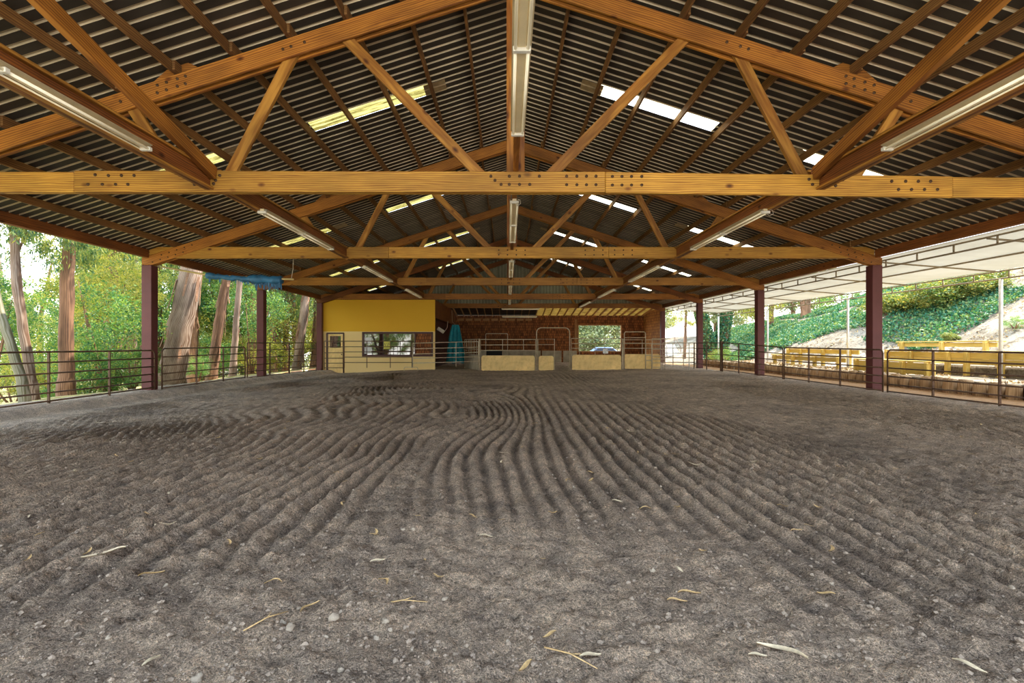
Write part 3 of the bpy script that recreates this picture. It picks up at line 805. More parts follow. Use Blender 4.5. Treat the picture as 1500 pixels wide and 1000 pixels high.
# viewing window
w = MB()
for (a, b, c, d) in ((win[0]-.06, win[1]+.06, win[3]-.05, win[3]+.07), (win[0]-.06, win[1]+.06, win[2]-.07, win[2]+.05), (win[0]-.06, win[0]+.06, win[2], win[3]), (win[1]-.06, win[1]+.06, win[2], win[3])):
    w.box((a, OY-.05, c), (b, OY+.15, d))
wo = struct(w.build('window_2', M['brownpaint'], origin=(win[0], OY, win[2])))
xs = (608-743.5)*OY/720
MB().box((win[0]+.06, OY+.05, win[2]+.05), (xs-.04, OY+.06, win[3]-.05)).build('pane', M['glass'], wo)
MB().box((xs-.04, OY+.0, win[2]+.05), (xs+.03, OY+.09, win[3]-.05)).build('mullion', M['brownpaint'], wo)
MB().box((xs+.03, OY+.09, win[2]+.05), (win[1]-.06, OY+.12, win[3]-.05)).build('shutter_panel', M['shingle'], wo)
X = lambda u, y=OY: (u-743.5)*y/720
Z = lambda v, y=OY: 1.6+(504.5-v)*y/720
for (a, b, c, d, lab) in ((533.5, 544, 494, 503, 'upper'), (533.5, 544, 508, 518, 'lower')):
    o = MB().box((X(a), OY+.025, Z(d)), (X(b), OY+.04, Z(c))).build('paper_sheet', M['white'], origin=(X(a), OY+.025, Z(d)))
    tag(o, f"white paper sheet taped in the office window, {lab} of two", 'paper', 'papers in the office window', 'thing')
t = thing('notice', 'yellow notice with dark writing taped in the office window', 'sign', (X(562), OY+.02, Z(511)))
MB().box((X(562), OY+.025, Z(511)), (X(572), OY+.04, Z(499.5))).build('paper', M['paper'], t)
mb = MB(); yy = OY+.02
def stroke(a, b, r=.012): mb.beam((X(a[0]), yy, Z(a[1])), (X(b[0]), yy, Z(b[1])), r*1.6, .008, (0,1,0))
for a, b in (((563,507),(563,502)), ((563,502),(565,507)), ((565,507),(565,502)), ((566.5,502),(567.5,507)), ((567.5,507),(568.5,502)), ((569.5,502),(569.5,507)), ((569.5,502),(571,502.5)), ((569.5,504.5),(571,504.5)), ((563,509.5),(571,509.5))): stroke(a, b)
mb.build('writing', M['ink'], t)

# ------------------------------------------------------------------ pipe fences
def pipe_panel(name, label, cat, A, B, za, zb, rails, stiles, mat, group=None, r=.022, rounded=True, legs=False, lowz=None):
    # A,B plan points; za=(bottom,top) at A; zb at B; rails fractions of height; stiles fractions of length
    A = Vector((*A, 0)); B = Vector((*B, 0)); mid = A.lerp(B, .5)
    t = thing(name, label, cat, (mid.x, mid.y, (za[0]+zb[0])/2), group)
    def pt(s, h):
        p = A.lerp(B, s); return (p.x, p.y, (za[0]*(1-s)+zb[0]*s)*(1-h) + (za[1]*(1-s)+zb[1]*s)*h)
    L = (B-A).length; c = .12/L if rounded else .001; H = za[1]-za[0]; ch = .12/H if rounded else .001
    path = []
    path.append(pt(0, 0 if not legs else 0))
    path.append(pt(0, 1-ch))
    if rounded: path += [pt(c*.3, 1-ch*.3)]
    path += [pt(c, 1), pt(1-c, 1)]
    if rounded: path += [pt(1-c*.3, 1-ch*.3)]
    path += [pt(1, 1-ch), pt(1, 0)]
    MB().tube(path, r*1.15, 8, cap=True).build('frame', mat, t)
    for h in rails:
        mb = MB().tube([pt(0, h), pt(1, h)], r, 8); mb.build('rail', mat, t)
    for s in stiles:
        p = pt(s, 0); q = pt(s, 1)
        MB().beam(p, q, .06, .03, (B-A).normalized()).build('stile', mat, t)
    return t
RA = (.06, .22, .40, .59, .80)
FG = 'pipe fence panels round the arena'
pipe_panel('fence_panel', 'rusty pipe fence panel at far left, ending at the nearest tree-side maroon post', 'fence', (-12.05, 11.0), (-12.05, 16.78), (.02,1.41), (.06,1.40), RA, (.33, .67), M['rust'], FG)
pipe_panel('fence_panel', 'rusty pipe fence panel beside the big leaning tree trunk', 'fence', (-12.02, 17.1), (-12.1, 22.65), (.0,1.46), (.0,1.49), RA, (.35, .68), M['rust'], FG)
pipe_panel('fence_panel', 'taller rusty pipe panel crossing the maroon post under the third truss, tree side', 'fence', (-12.12, 22.9), (-12.15, 27.3), (-.05,1.68), (-.08,1.69), RA, (.5,), M['rust'], FG, rounded=False)
pipe_panel('fence_panel', 'taller rusty pipe panel just before the ochre office on the tree side', 'fence', (-12.15, 27.4), (-12.05, 30.95), (-.08,1.69), (-.12,1.71), RA, (.5,), M['rust'], FG, rounded=False)
FY = 30.95
XF = lambda u: (u-743.5)*FY/720
ZF = lambda v: 1.6+(504.5-v)*FY/720
pipe_panel('fence_panel', 'short pipe gate in front of the cream office door', 'gate', (XF(475), FY), (XF(502.6), FY), (ZF(541), ZF(499.5)), (ZF(541), ZF(499.5)), RA, (), M['rust'], FG, rounded=False)
o = MB().tube([(XF(503.4), FY, ZF(545)), (XF(503.4), FY, ZF(487.5))], .035, 8).build('gate_post', M['rust'], origin=(XF(503.4), FY, ZF(545)))
tag(o, 'brown pipe gate post beside the cream office door', 'post', None, 'thing')
pipe_panel('fence_panel', 'pipe fence panel below the office viewing window', 'fence', (XF(504.2), FY), (XF(603.5), FY), (ZF(538.5), ZF(499.5)), (ZF(538.5), ZF(499.5)), (.2,.4,.6,.79), (.335,.68), M['rust'], FG, rounded=False)
pipe_panel('fence_panel', 'pale pipe panel crossing from office window to teal tarp', 'fence', (XF(604.5), FY), (XF(700.5), FY+.1), (ZF(538.5), ZF(502.5)), (ZF(536), ZF(500)), (.19,.38,.56,.77), (.66,), M['galv'], FG, rounded=False)
o = MB().tube([(XF(592.5), FY-.12, ZF(544)), (XF(592.5), FY-.12, ZF(539)), (XF(594), FY-.12, ZF(537.5)), (XF(611), FY-.12, ZF(537.5)), (XF(612.5), FY-.12, ZF(539)), (XF(612.5), FY-.12, ZF(544))], .018, 6).build('foot_hoop', M['galv'], origin=(XF(602), FY-.12, ZF(544)))
tag(o, 'small bent pipe hoop at the foot of the fence before the office', 'hoop', None, 'thing')

# canopy-side fence
pipe_panel('fence_panel', 'brown pipe panel before the log wall at far right, past the nearest canopy-side maroon post', 'fence', (12.36, 10.3), (12.33, 15.95), (.03,1.40), (-.0,1.43), RA, (.36, .70), M['rust'], FG)
pipe_panel('fence_panel', 'brown pipe panel passing the nearest canopy-side maroon post', 'fence', (12.33, 16.15), (12.36, 21.95), (.0,1.43), (.03,1.47), RA, (.36, .69), M['rust'], FG)
pipe_panel('fence_panel', 'brown pipe panel across the canopy-side maroon post under third truss', 'fence', (12.38, 22.1), (12.40, 28.35), (.03,1.47), (.04,1.72), RA, (.33, .68), M['rust'], FG)
o = MB().box((12.32, 28.38, -.1), (12.44, 28.48, 1.80), axis=2).build('gate_post', M['rust'], origin=(12.38, 28.43, -.1))
tag(o, 'thick rusty gate post at the corner before the ivy bank', 'post', None, 'thing')
pipe_panel('fence_panel', 'pipe gate across the canopy-side post under fourth truss', 'gate', (12.36, 28.55), (11.72, 30.9), (.08,1.70), (.08,1.70), (.2,.38,.58,.79), (.5,), M['rust'], FG, rounded=False)
pipe_panel('fence_panel', 'pale pipe panel in front of the sunlit path behind the arena', 'fence', (XF(1017.5), FY), (XF(971), FY), (ZF(537), ZF(502)), (ZF(537), ZF(502)), (.19,.38,.57,.78), (.35,.68), M['galv'], FG, rounded=False)
o = MB().tube([(XF(1008.5), FY-.1, ZF(546)), (XF(1008.5), FY-.1, ZF(503))], .026, 8).build('gate_post', M['wpipe'], origin=(XF(1008.5), FY-.1, ZF(546)))
tag(o, 'pale pipe leg standing in front of the sunlit path fence', 'post', None, 'thing')
o = MB().tube([(XF(1047.5), 29.3, .02), (XF(1047.5), 29.3, .30), (XF(1049), 29.3, .33), (XF(1054), 29.1, .33), (XF(1055.5), 29.1, .30), (XF(1055.5), 29.1, .02)], .018, 6).build('foot_hoop', M['galv'], origin=(XF(1051), 29.2, .02))
tag(o, 'small bent pipe foot by the rusty corner gate post', 'hoop', None, 'thing')

# ------------------------------------------------------------------ stalls at the back
SY = 31.2
XS = lambda u, y=SY: (u-743.5)*y/720
ZS = lambda v, y=SY: 1.6+(504.5-v)*y/720
def kick_panel(label, A, B, ztop, zbot, railz, stiles, board=M['kick'], pipe=M['galv'], cat='stall fence', group='stall front panels'):
    A = Vector((*A, 0)); B = Vector((*B, 0)); d = (B-A).normalized(); mid = A.lerp(B, .5)
    t = thing('stall_fence', label, cat, (mid.x, mid.y, zbot), group)
    c = .1; L = (B-A).length
    ia = A + d*.05; ib = B - d*.05
    n = d.cross(Vector((0,0,1)))
    pts = []
    for (s, h) in ((c, 0), (L-.1-c, 0), (L-.1, c*.6), (L-.1, ztop-zbot-c), (L-.1-c, ztop-zbot), (c, ztop-zbot), (0, ztop-zbot-c), (0, c*.6)):
        pts.append(ia + d*s + Vector((0,0,zbot+h)))
    k = len(pts); vs = [p - n*.015 for p in pts] + [p + n*.015 for p in pts]
    MB().add(vs, [tuple(range(k-1,-1,-1)), tuple(range(k, 2*k))] + [(i, (i+1) % k, (i+1) % k+k, i+k) for i in range(k)]).build('kick_board', board, t)
    top = railz[0]
    MB().tube([(A.x, A.y, zbot-.1), (A.x, A.y, top), (B.x, B.y, top), (B.x, B.y, zbot-.1)], .026, 8).build('frame', pipe, t)
    for z in railz[1:]: MB().tube([(A.x, A.y, z), (B.x, B.y, z)], .022, 8).build('rail', pipe, t)
    for s in stiles:
        p = A.lerp(B, s); MB().tube([(p.x, p.y, ztop), (p.x, p.y, top)], .02, 8).build('stile', pipe, t)
    return t
kt, kb = ZS(520.5), ZS(543)
RZ = (ZS(497), ZS(505), ZS(513))
kick_panel('long cream kick-board stall panel with pipe rails, next to the arched gateway', (XS(704), SY), (XS(784.5), SY), kt, kb, RZ, (.40, .78))
kick_panel('narrow cream stall gate standing ajar under the pipe arch', (XS(788), SY+.05), (XS(812.5), SY+.15), ZS(521), ZS(542.5), (ZS(496.5), ZS(504.5)), ())
kick_panel('wide cream kick-board stall panel below the bright back window', (XS(837), SY), (XS(911), SY), ZS(519.5), ZS(542.5), (ZS(495.5), ZS(503), ZS(510)), (.16,.47,.66))
kick_panel('cream kick-board stall panel under the shingle corner', (XS(913), SY), (XS(969), SY+.1), ZS(518.5), ZS(540), (ZS(497.5), ZS(503), ZS(510)), (.5,))
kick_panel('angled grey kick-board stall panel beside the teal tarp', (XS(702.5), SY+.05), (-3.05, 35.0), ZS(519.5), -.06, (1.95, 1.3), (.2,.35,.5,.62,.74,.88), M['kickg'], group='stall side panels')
for u in (702.2, 911.8):
    o = MB().tube([(XS(u), SY-.06, -.2), (XS(u), SY-.06, ZS(496))], .05, 10).build('stall_post', M['galv'], origin=(XS(u), SY-.06, -.2))
    tag(o, f"thick pipe post {'at the teal tarp end of the stalls' if u < 800 else 'between the stall panels below the bright window'}", 'post', None, 'thing')
# arches
def arch(label, u0, u1, y, ztop, zbot=-.12, r=.03, cr=.3, mat=M['galv'], bars=(), name='pipe_arch'):
    x0, x1 = XS(u0, y), XS(u1, y); p = [(x0, y, zbot), (x0, y, ztop-cr)]
    for k in range(1, 5): a = PI/2*k/5; p.append((x0+cr-cr*math.cos(a), y, ztop-cr+cr*math.sin(a)))
    p += [(x0+cr, y, ztop), (x1-cr, y, ztop)]
    for k in range(1, 5): a = PI/2*k/5; p.append((x1-cr+cr*math.sin(a), y, ztop-cr+cr*math.cos(a)))
    p += [(x1, y, ztop-cr), (x1, y, zbot)]
    t = thing(name, label, 'frame', ((x0+x1)/2, y, zbot)); MB().tube(p, r, 8).build('frame', mat, t)
    for z in bars: MB().tube([(x0, y, z), (x1, y, z)], r*.8, 8).build('rail', mat, t)
    return t
arch('tall rounded pipe arch over the stall gateway', 786, 834.5, SY-.03, ZS(480))
arch('low pipe frame standing inside the stall against the shingles', 711.5, 743.5, 36.5, ZS(488.5, 36.5), .0, .025, .08)
arch('rounded pipe gate frame with rails in front of the shingle corner', 914.5, 945.5, SY-.1, ZS(486), -.05, .028, .12, bars=(ZS(494.5), ZS(502.5), ZS(510)))
t = pipe_panel('ladder_panel', 'narrow pipe panel with ladder-like rails before the shingled side wall', 'fence', (XS(954.5), SY-.12), (XS(973), SY-.12), (ZS(541), ZS(496)), (ZS(541), ZS(496)), (.08,.22,.34,.44,.66,.82), (), M['galv'], None, rounded=False)
pipe_panel('ladder_panel', 'tiny low pipe panel hooked beside the shingle-corner gate frame', 'fence', (XS(945), SY-.14), (XS(953.6), SY-.14), (ZS(541), ZS(503)), (ZS(541), ZS(503)), (.35,.55), (), M['galv'], None, rounded=False)
# white sign
t = thing('notice', 'small white sign hung on the stall rail below the bright window', 'sign', (XS(883), SY-.05, ZS(517.5)))
MB().box((XS(883), SY-.06, ZS(517.5)), (XS(890.5), SY-.045, ZS(511))).build('sign_board', M['white'], t)
mb = MB()
for (u, v) in ((885.3, 513.3), (888.2, 513.1), (886.5, 515.2)): mb.box((XS(u), SY-.066, ZS(v+.7)), (XS(u+.9), SY-.061, ZS(v)))
mb.build('marks', M['ink'], t)
# inner kick boards along the back wall
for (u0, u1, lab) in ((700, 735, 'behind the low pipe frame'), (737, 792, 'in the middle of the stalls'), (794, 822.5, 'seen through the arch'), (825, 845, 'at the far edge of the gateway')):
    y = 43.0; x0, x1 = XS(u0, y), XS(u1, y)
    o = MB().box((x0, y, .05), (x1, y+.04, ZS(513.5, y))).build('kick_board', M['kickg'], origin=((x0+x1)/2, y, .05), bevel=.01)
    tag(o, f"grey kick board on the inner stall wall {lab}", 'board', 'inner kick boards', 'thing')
t = thing('feed_trough', 'black feed trough behind the low pipe frame in the stall', 'trough', (XS(724, 36.8), 36.8, .95))
x0, x1 = XS(712.5, 36.8), XS(736, 36.8)
mb = MB(); mb.box((x0, 36.6, .75), (x1, 36.64, 1.12)); mb.box((x0, 37.0, .75), (x1, 37.04, 1.12)); mb.box((x0, 36.64, .75), (x0+.04, 37.0, 1.12)); mb.box((x1-.04, 36.64, .75), (x1, 37.0, 1.12)); mb.box((x0, 36.64, .72), (x1, 37.0, .75)); mb.build('bin', M['black'], t)
for xx in (x0+.05, x1-.05): MB().tube([(xx, 36.82, -.06), (xx, 36.82, .73)], .03, 8).build('leg', M['galv'], t)
# teal tarp
def tarp():
    y = 37.5; top = (667.5, 475.5); V = []; nu, nv = 40, 20
    for j in range(nv+1):
        f = j/nv; hw = .25 + .52*f**.7; z = ZS(475.5, y)*(1-f) + (ZS(531, y))*f
        cx = XS(667.3, y)
        for i in range(nu+1):
            s = -1+2*i/nu; fold = math.sin(s*11 + .6*math.sin(f*4))*(.05+.06*f)
            V.append((cx + s*hw + .03*math.sin(f*5+s*3), y + fold, z + (.06*math.sin(s*7) if j == nv else 0)))
    F = [(j*(nu+1)+i, j*(nu+1)+i+1, (j+1)*(nu+1)+i+1, (j+1)*(nu+1)+i) for j in range(nv) for i in range(nu)]
    cx = XS(667.3, y)
    o = np_mesh('hanging_tarp', np.array(V)-np.array((cx, y, 0)), F, M['teal'], smooth=True, loc=(cx, y, 0))
    s = o.modifiers.new('cloth', 'SOLIDIFY'); s.thickness = .01
    tag(o, 'teal tarp hanging in folds beside the ochre office', 'tarp', None, 'thing')
    r = MB().tube([(cx, y, ZS(475.8, y)), (cx-.25, y+.02, ZS(471, y)), (cx-.28, y+.03, 4.2)], .012, 6).build('tarp_rope', M['rope'], o)
tarp()
t = thing('wall_bag', 'tilted pale bag hanging in the dark passage by the office', 'bag', (XS(646, 36), 36, ZS(486, 36)))
MB().beam((XS(641, 36), 36, ZS(480.5, 36)), (XS(650.5, 36), 36, ZS(486.5, 36)), .26, .14, (0,1,0)).build('bag_body', M['sock'], t, bevel=.04)
MB().tube([(XS(650.5, 36), 36, ZS(486, 36)), (XS(655, 36), 36.05, ZS(480, 36)), (XS(656, 36), 36.05, ZS(470, 36))], .015, 6).build('strap', M['rope'], t)

# ------------------------------------------------------------------ rolled blue tarp on a pole (tree side)
yp = 17.3
def PP(u, v, y=yp): return Vector(((u-743.5)*y/720, y, 1.6+(504.5-v)*y/720))
t = thing('hanging_pole', 'straw-coloured pole slung under the second truss with a furled blue tarp', 'pole', PP(330, 405))
pa, pb, pc, pe = PP(238, 391), PP(303, 402.5), PP(413, 408.5), PP(430, 409)
MB().tube([pa, pb, pc, pe], [.03,.03,.033,.035], 8).build('pole', M['rod'], t)
mb = MB(); ang = 0; N = 26; rngl = random.Random(5); pts = []; rr = []
for i in range(N+1):
    f = i/N; p = pb.lerp(pc, f); pts.append((p.x, p.y, p.z - .03 - .03*math.sin(f*PI) + rngl.uniform(-.02,.02))); rr.append(.07+.05*rngl.random()+.05*(f > .6))
mb.tube(pts, rr, 10); mb.build('furled_tarp', M['blue'], t)
mb = MB()
for i in range(70):
    f = rngl.random(); f = f if rngl.random() < .4 else .62+.36*f
    p = pb.lerp(pc, f); L = rngl.uniform(.08,.2) + (.22*rngl.random() if f > .6 or .18 < f < .3 else 0); w = rngl.uniform(.02,.05); y = p.y + rngl.uniform(-.09,.09); dx = rngl.uniform(-.05,.05)
    mb.add([(p.x-w, y, p.z-.03), (p.x+w, y, p.z-.03), (p.x+w*.5+dx, y+.03, p.z-.08-L), (p.x-w*.4+dx, y+.02, p.z-.06-L)], [(0,1,2,3)])
mb.build('torn_fringe', M['blue'], t)
MB().tube([pe+Vector((-.08,0,0)), PP(429, 395), PP(430, 377)], .01, 6).build('sling_rope', M['rope'], t)
MB().tube([pa, PP(226, 388)], .012, 6).build('sling_rope', M['rope'], t)

# ------------------------------------------------------------------ canopy (awning) on the open side
def canopy():
    xi, xo = 12.98, 17.2; zi, zo = 4.50, 4.16; xf = 12.74
    ya, yb = 1.5, 40.2
    t = thing('shade_canopy', 'long pale fabric shade canopy on pipe trusses along the hillside edge of the arena', 'canopy', (15, 20, 0))
    nx, ny = 12, 80; V = []
    for j in range(ny+1):
        y = ya + (yb-ya)*j/ny
        for i in range(nx+1):
            f = i/nx; sag = -.05*math.sin(f*PI)*abs(math.sin((y-ya)*PI/3.84))
            V.append((xf+(xo-xf)*f, y, zi+.02+(zo-zi-.02)*f+.05+sag))
    F = [(j*(nx+1)+i, j*(nx+1)+i+1, (j+1)*(nx+1)+i+1, (j+1)*(nx+1)+i) for j in range(ny) for i in range(nx)]
    o = np_mesh('fabric_cover', np.array(V)-np.array((15, 20, 0)), F, M['fabric'], smooth=True, parent=t)
    pm = M['cpipe']
    for (x, z, dp) in ((xi, zi, .24), (xo, zo, .26)):
        for zz in (z, z-dp):
            MB().tube([(x, ya, zz), (x, yb, zz)], .028, 8).build('side_rail', pm, t)
        for k in range(int((yb-ya)/1.28)+1):
            y = ya+k*1.28; MB().tube([(x, y, z), (x, y, z-dp)], .025, 6).build('rail_spacer', pm, t)
    MB().tube([(15.1, ya, zi-.5*(zi-zo)-.03), (15.1, yb, zi-.5*(zi-zo)-.03)], .03, 8).build('middle_rail', pm, t)
    for k in range(11):
        y = 1.78+k*3.84
        if y > yb: y = yb
        MB().tube([(xi, y, zi-.03), (xo, y, zo-.03)], .028, 8).build('cross_pipe', pm, t)
    for k in range(1, 5):
        y = 9.45+7.69*k - 7.69+.0
        y = (9.45, 17.14, 24.84, 32.5, 40.1)[k]
        zg = float(hill_z(np.array([17.2]), np.array([y]))[0])-.1
        MB().tube([(17.2, y, zg), (17.2, y, zo-.27)], .055, 10).build('canopy_post', M['wpipe'], t)
    return t
canopy()

# ------------------------------------------------------------------ log wall
def log_proto(i):
    rr = random.Random(i); mb = MB(); pts = []; R = []
    for z, r in ((0, .18), (.22, .185), (.43, .175), (.465, .155), (.475, .0)): pts.append((0, 0, z)); R.append(r)
    mb.tube(pts, R, 14); o = mb.build('log_stump', M['log'])
    me = o.data
    for v in me.vertices:
        a = math.atan2(v.co.y, v.co.x); k = 1+.05*math.sin(3*a+i)+.03*math.sin(7*a+2*i); v.co.x *= k; v.co.y *= k
        if v.co.z > .4: v.co.z += .02*math.sin(a+i)
    bpy.data.objects.remove(o); return me
logs = [log_proto(i) for i in range(4)]
y = 12.2; i = 0; seen = 0
NL = 52
while i < NL:
    x = 14.62 + .08*math.sin(y*.7); s = random.uniform(.92, 1.1)
    o = bpy.data.objects.new('log_stump', logs[i % 4]); C.objects.link(o)
    o.location = (x, y, float(hill_z(np.array([14.0]), np.array([y]))[0])-.03); o.rotation_euler = (random.uniform(-.03,.03), random.uniform(-.03,.03), random.uniform(0, 6)); o.scale = (s, s, random.uniform(.9, 1.08))
    if 743.5+720*(x-.1)/y < 1500: seen += 1
    tag(o, (f"upright weathered log of the retaining wall, number {seen} counted from the photo's right edge" if seen else f"upright weathered log number {i+1} at the near end of the retaining wall"), 'log', 'upright logs of the retaining wall', 'thing')
    y += .485*s; i += 1

struct(MB().box((14.72, 12.0, -.05), (14.79, 37.5, .36)).build('dark_log_backing', M['brownpaint']))  # dark strip added behind the logs so the gaps look shaded
# ------------------------------------------------------------------ tiered benches
def bench(label, x, ya, yb, ztop, posts, boards, seat=.34, postw=.14, seatt=.06):
    zg = float(hill_z(np.array([x+.05]), np.array([(ya+yb)/2]))[0]); lowg = min(float(hill_z(np.array([x-.25]), np.array([(ya+yb)/2]))[0]), zg)
    t = thing('tier_bench', label, 'bench', (x, (ya+yb)/2, lowg), 'timber benches on the bank')
    MB().box((x-.06, ya, ztop-seatt), (x+seat, yb, ztop), axis=1).build('seat_plank', M['bench'], t, bevel=.008)
    for (z0, z1) in boards: MB().box((x+.0, ya+.03, z0), (x+.05, yb-.03, z1-.008), axis=1).build('riser_board', M['bench'], t, bevel=.005)
    for y in posts: MB().box((x-.16, y-postw/2, lowg-.1), (x-.002, y+postw/2, ztop-seatt-.002), axis=2).build('leg', M['bench'], t, bevel=.008)
    return t
bench('front timber bench with tall riser boards just above the log wall', 15.75, 18.1, 22.3, .98, (18.35, 19.5, 20.9, 22.1), ((.45,.66),(.66,.9)))
bench('middle timber bench with riser boards and stout posts, right of the nearest canopy-side post', 17.45, 13.8, 22.7, 1.37, (14.6, 15.7, 17.3, 18.6, 19.4, 21.2, 22.5), ((.85,1.06),(1.06,1.3)))
bench('highest timber bench, directly below the leafy bush on the bank', 19.25, 19.3, 24.3, 1.76, (19.7, 21.7, 23.9), ((1.5,1.68),))
bench('long low timber bench above the log wall between the second and third trusses', 16.45, 23.9, 30.6, 1.02, (24.3, 26.2, 28.2, 30.1), ((.72,.94),))
bench('rear timber bench under the ivy bank between the second and third trusses', 17.6, 24.6, 31.0, 1.40, (25.2, 27.3, 29.4, 30.7), ((1.1,1.33),))
bench('short front timber bench at the far right edge', 15.75, 12.6, 14.6, .80, (12.9, 14.3), ((.45,.72),))

# ------------------------------------------------------------------ foliage
def leaf_quads(cent, size, aspect, droop, rng):
    n = len(cent)
    d = rng.normal(size=(n, 3)); d[:, 2] -= droop; d /= np.linalg.norm(d, axis=1, keepdims=True)
    a = rng.normal(size=(n, 3)); s = np.cross(d, a); s /= np.linalg.norm(s, axis=1, keepdims=True)
    L = (size*rng.uniform(.6, 1.4, n))[:, None]; W = L*aspect
    nn = np.cross(d, s)
    v0 = cent - d*L*.5; v2 = cent + d*L*.5; m = cent - d*L*.05
    v1 = m + s*W*.5 + nn*W*.12; v3 = m - s*W*.5 + nn*W*.12
    V = np.stack([v0, v1, v2, v3], 1).reshape(-1, 3)
    return V, np.arange(4*n).reshape(-1, 4)
def foliage_mesh(name, seed, n, clumps, cr, size, aspect, droop, mat, flat=1.0):
    rng = np.random.default_rng(seed)
    c = rng.normal(size=(clumps, 3)); c /= np.linalg.norm(c, axis=1, keepdims=True); c *= rng.uniform(.25, 1, clumps)[:, None]**.6; c[:, 2] *= flat
    k = rng.integers(0, clumps, n); p = rng.normal(size=(n, 3))*cr*rng.uniform(.6, 1.3, clumps)[k][:, None]
    V, F = leaf_quads(c[k]+p, size, aspect, droop, rng)
    o = np_mesh(name, V, F, mat); me = o.data; bpy.data.objects.remove(o); return me
FM = {
 'gumA': foliage_mesh('gum_foliage', 1, 6000, 44, .11, .085, .24, 1.2, M['gum']),
 'gumB': foliage_mesh('gum_foliage', 2, 6000, 36, .12, .085, .24, 1.2, M['gum']),
 'gumC': foliage_mesh('gum_foliage', 12, 3600, 24, .11, .11, .22, 1.6, M['gum']),
 'gold': foliage_mesh('golden_foliage', 3, 5500, 40, .12, .07, .34, .6, M['gold']),
 'shrubA': foliage_mesh('shrub_foliage', 4, 8500, 56, .12, .062, .42, .25, M['shrub']),
 'shrubB': foliage_mesh('shrub_foliage', 5, 8500, 62, .11, .062, .40, .3, M['shrub']),
 'bank': foliage_mesh('bank_foliage', 6, 9000, 60, .13, .075, .75, .2, M['bankm'], .7),
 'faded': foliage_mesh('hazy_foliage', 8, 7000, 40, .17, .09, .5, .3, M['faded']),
}
def put(me, name, parent, loc, sc, rot=0):
    o = bpy.data.objects.new(name, me); C.objects.link(o); o.parent = parent
    pl = parent_loc(parent); o.location = (loc[0]-pl[0], loc[1]-pl[1], loc[2]-pl[2]); o.scale = sc; o.rotation_euler = (0, 0, rot); return o
def trunk_mesh(parent, pts, R, mat, seed, n=14, name='trunk'):
    rr = random.Random(seed); P = []; Q = []
    N = 26
    for i in range(N+1):
        f = i/N*(len(pts)-1); k = min(int(f), len(pts)-2); g = f-k
        p = Vector(pts[k]).lerp(Vector(pts[k+1]), g); r = R[k]*(1-g)+R[k+1]*g
        P.append(p + Vector((rr.uniform(-.05,.05)*r*2, rr.uniform(-.05,.05)*r*2, 0))); Q.append(r*rr.uniform(.94, 1.06))
    mb = MB().tube(P, Q, n)
    # fluting
    for i in range(len(mb.v)):
        ring, a = divmod(i, n)
        if ring > N: break
        k = 1+.07*math.sin(a*2.7+ring*.12+seed)+.05*math.sin(a*5.1+seed*2)
        c = P[ring]; mb.v[i] = tuple(c + (Vector(mb.v[i])-c)*k)
    return mb.build(name, mat, parent)
def tree(label, u, Y, diam, h, lean=(0, 0), bark='bark_brown', fol=(), top=.45, name='eucalyptus_tree', ground=left_z, base=None, peel=False, seed=0, group='eucalyptus trees beyond the fence'):
    x = (u-743.5)*Y/720 if base is None else base
    z = float(ground(np.array([x]), np.array([Y]))[0])
    t = thing(name, label, 'tree', (x, Y, z), group)
    mid = (x+lean[0]*.5, Y+lean[1]*.5, z+h*.5); tp = (x+lean[0]*1.15, Y+lean[1]*1.15, z+h)
    r = diam/2
    trunk_mesh(t, [(x-lean[0]*.01, Y, z-.4), (x+lean[0]*.05, Y, z+.7), (x+lean[0]*.28, Y, z+h*.28), mid, tp], [r*1.45, r*1.06, r*.95, r*.8, r*top], M[bark], seed)
    rr = random.Random(seed+100)
    if peel:
        mb = MB()
        for i in range(26):
            f = rr.uniform(.04, .5); a = rr.uniform(0, 2*PI); L = rr.uniform(.5, 1.5); w = rr.uniform(.03, .08)
            cx = x+lean[0]*f*1.02; cy = Y; cz = z+h*f; rad = r*1.03; ca, sa = math.cos(a), math.sin(a); ddx = lean[0]/h
            p = [(cx+ca*rad-ddx*0, cy+sa*rad, cz), (cx+ca*(rad+.05)-ddx*L*.5, cy+sa*(rad+.05), cz-L*.5), (cx+ca*(rad+.14)-ddx*L, cy+sa*(rad+.14), cz-L)]
            for (q0, q1) in ((p[0], p[1]), (p[1], p[2])):
                mb.add([(q0[0]-sa*w, q0[1]+ca*w, q0[2]), (q0[0]+sa*w, q0[1]-ca*w, q0[2]), (q1[0]+sa*w*.8, q1[1]-ca*w*.8, q1[2]), (q1[0]-sa*w*.8, q1[1]+ca*w*.8, q1[2])], [(0,1,2,3)])
        mb.build('peeling_bark', M['bark_brown'], t)['kind'] = 'stuff'
    for (dx, dy, dz, s, kind) in fol:
        c = (x+dx, Y+dy, z+dz)
        # a limb carrying the clump
        f = min(.95, max(.25, (dz-s*.4)/h)); b0 = Vector((x+lean[0]*f, Y+lean[1]*f, z+h*f*.92)); b1 = Vector(c)
        lb = MB().tube([b0, b0.lerp(b1, .5)+Vector((0,0,.15*s)), b1], [max(.04, r*.3), max(.03, r*.2), .02], 7).build('limb', M[bark], t)
        put(FM[kind], 'foliage', lb, c, (s, s, s*1.1), rr.uniform(0, 6.28))
    return t
tree('straight brown trunk just beyond the fence, nearest on the tree side', 97, 16.6, .40, 13, (.1, .2), 'bark_brown', ((-.5,1.5,6.4,2.0,'gumA'), (1.5,1,9.5,2.6,'gumB'), (-1.2,2,11.5,2.6,'gumA')), seed=1)
tree('grey trunk leaning toward the left edge beyond the fence', 50, 14.9, .25, 12, (-1.9, .6), 'bark_pale', ((-.5,.6,5.4,1.3,'gumC'), (.5,1.2,6.0,1.2,'gumC'), (-1.5,1,9.5,2.3,'gumA')), seed=2)
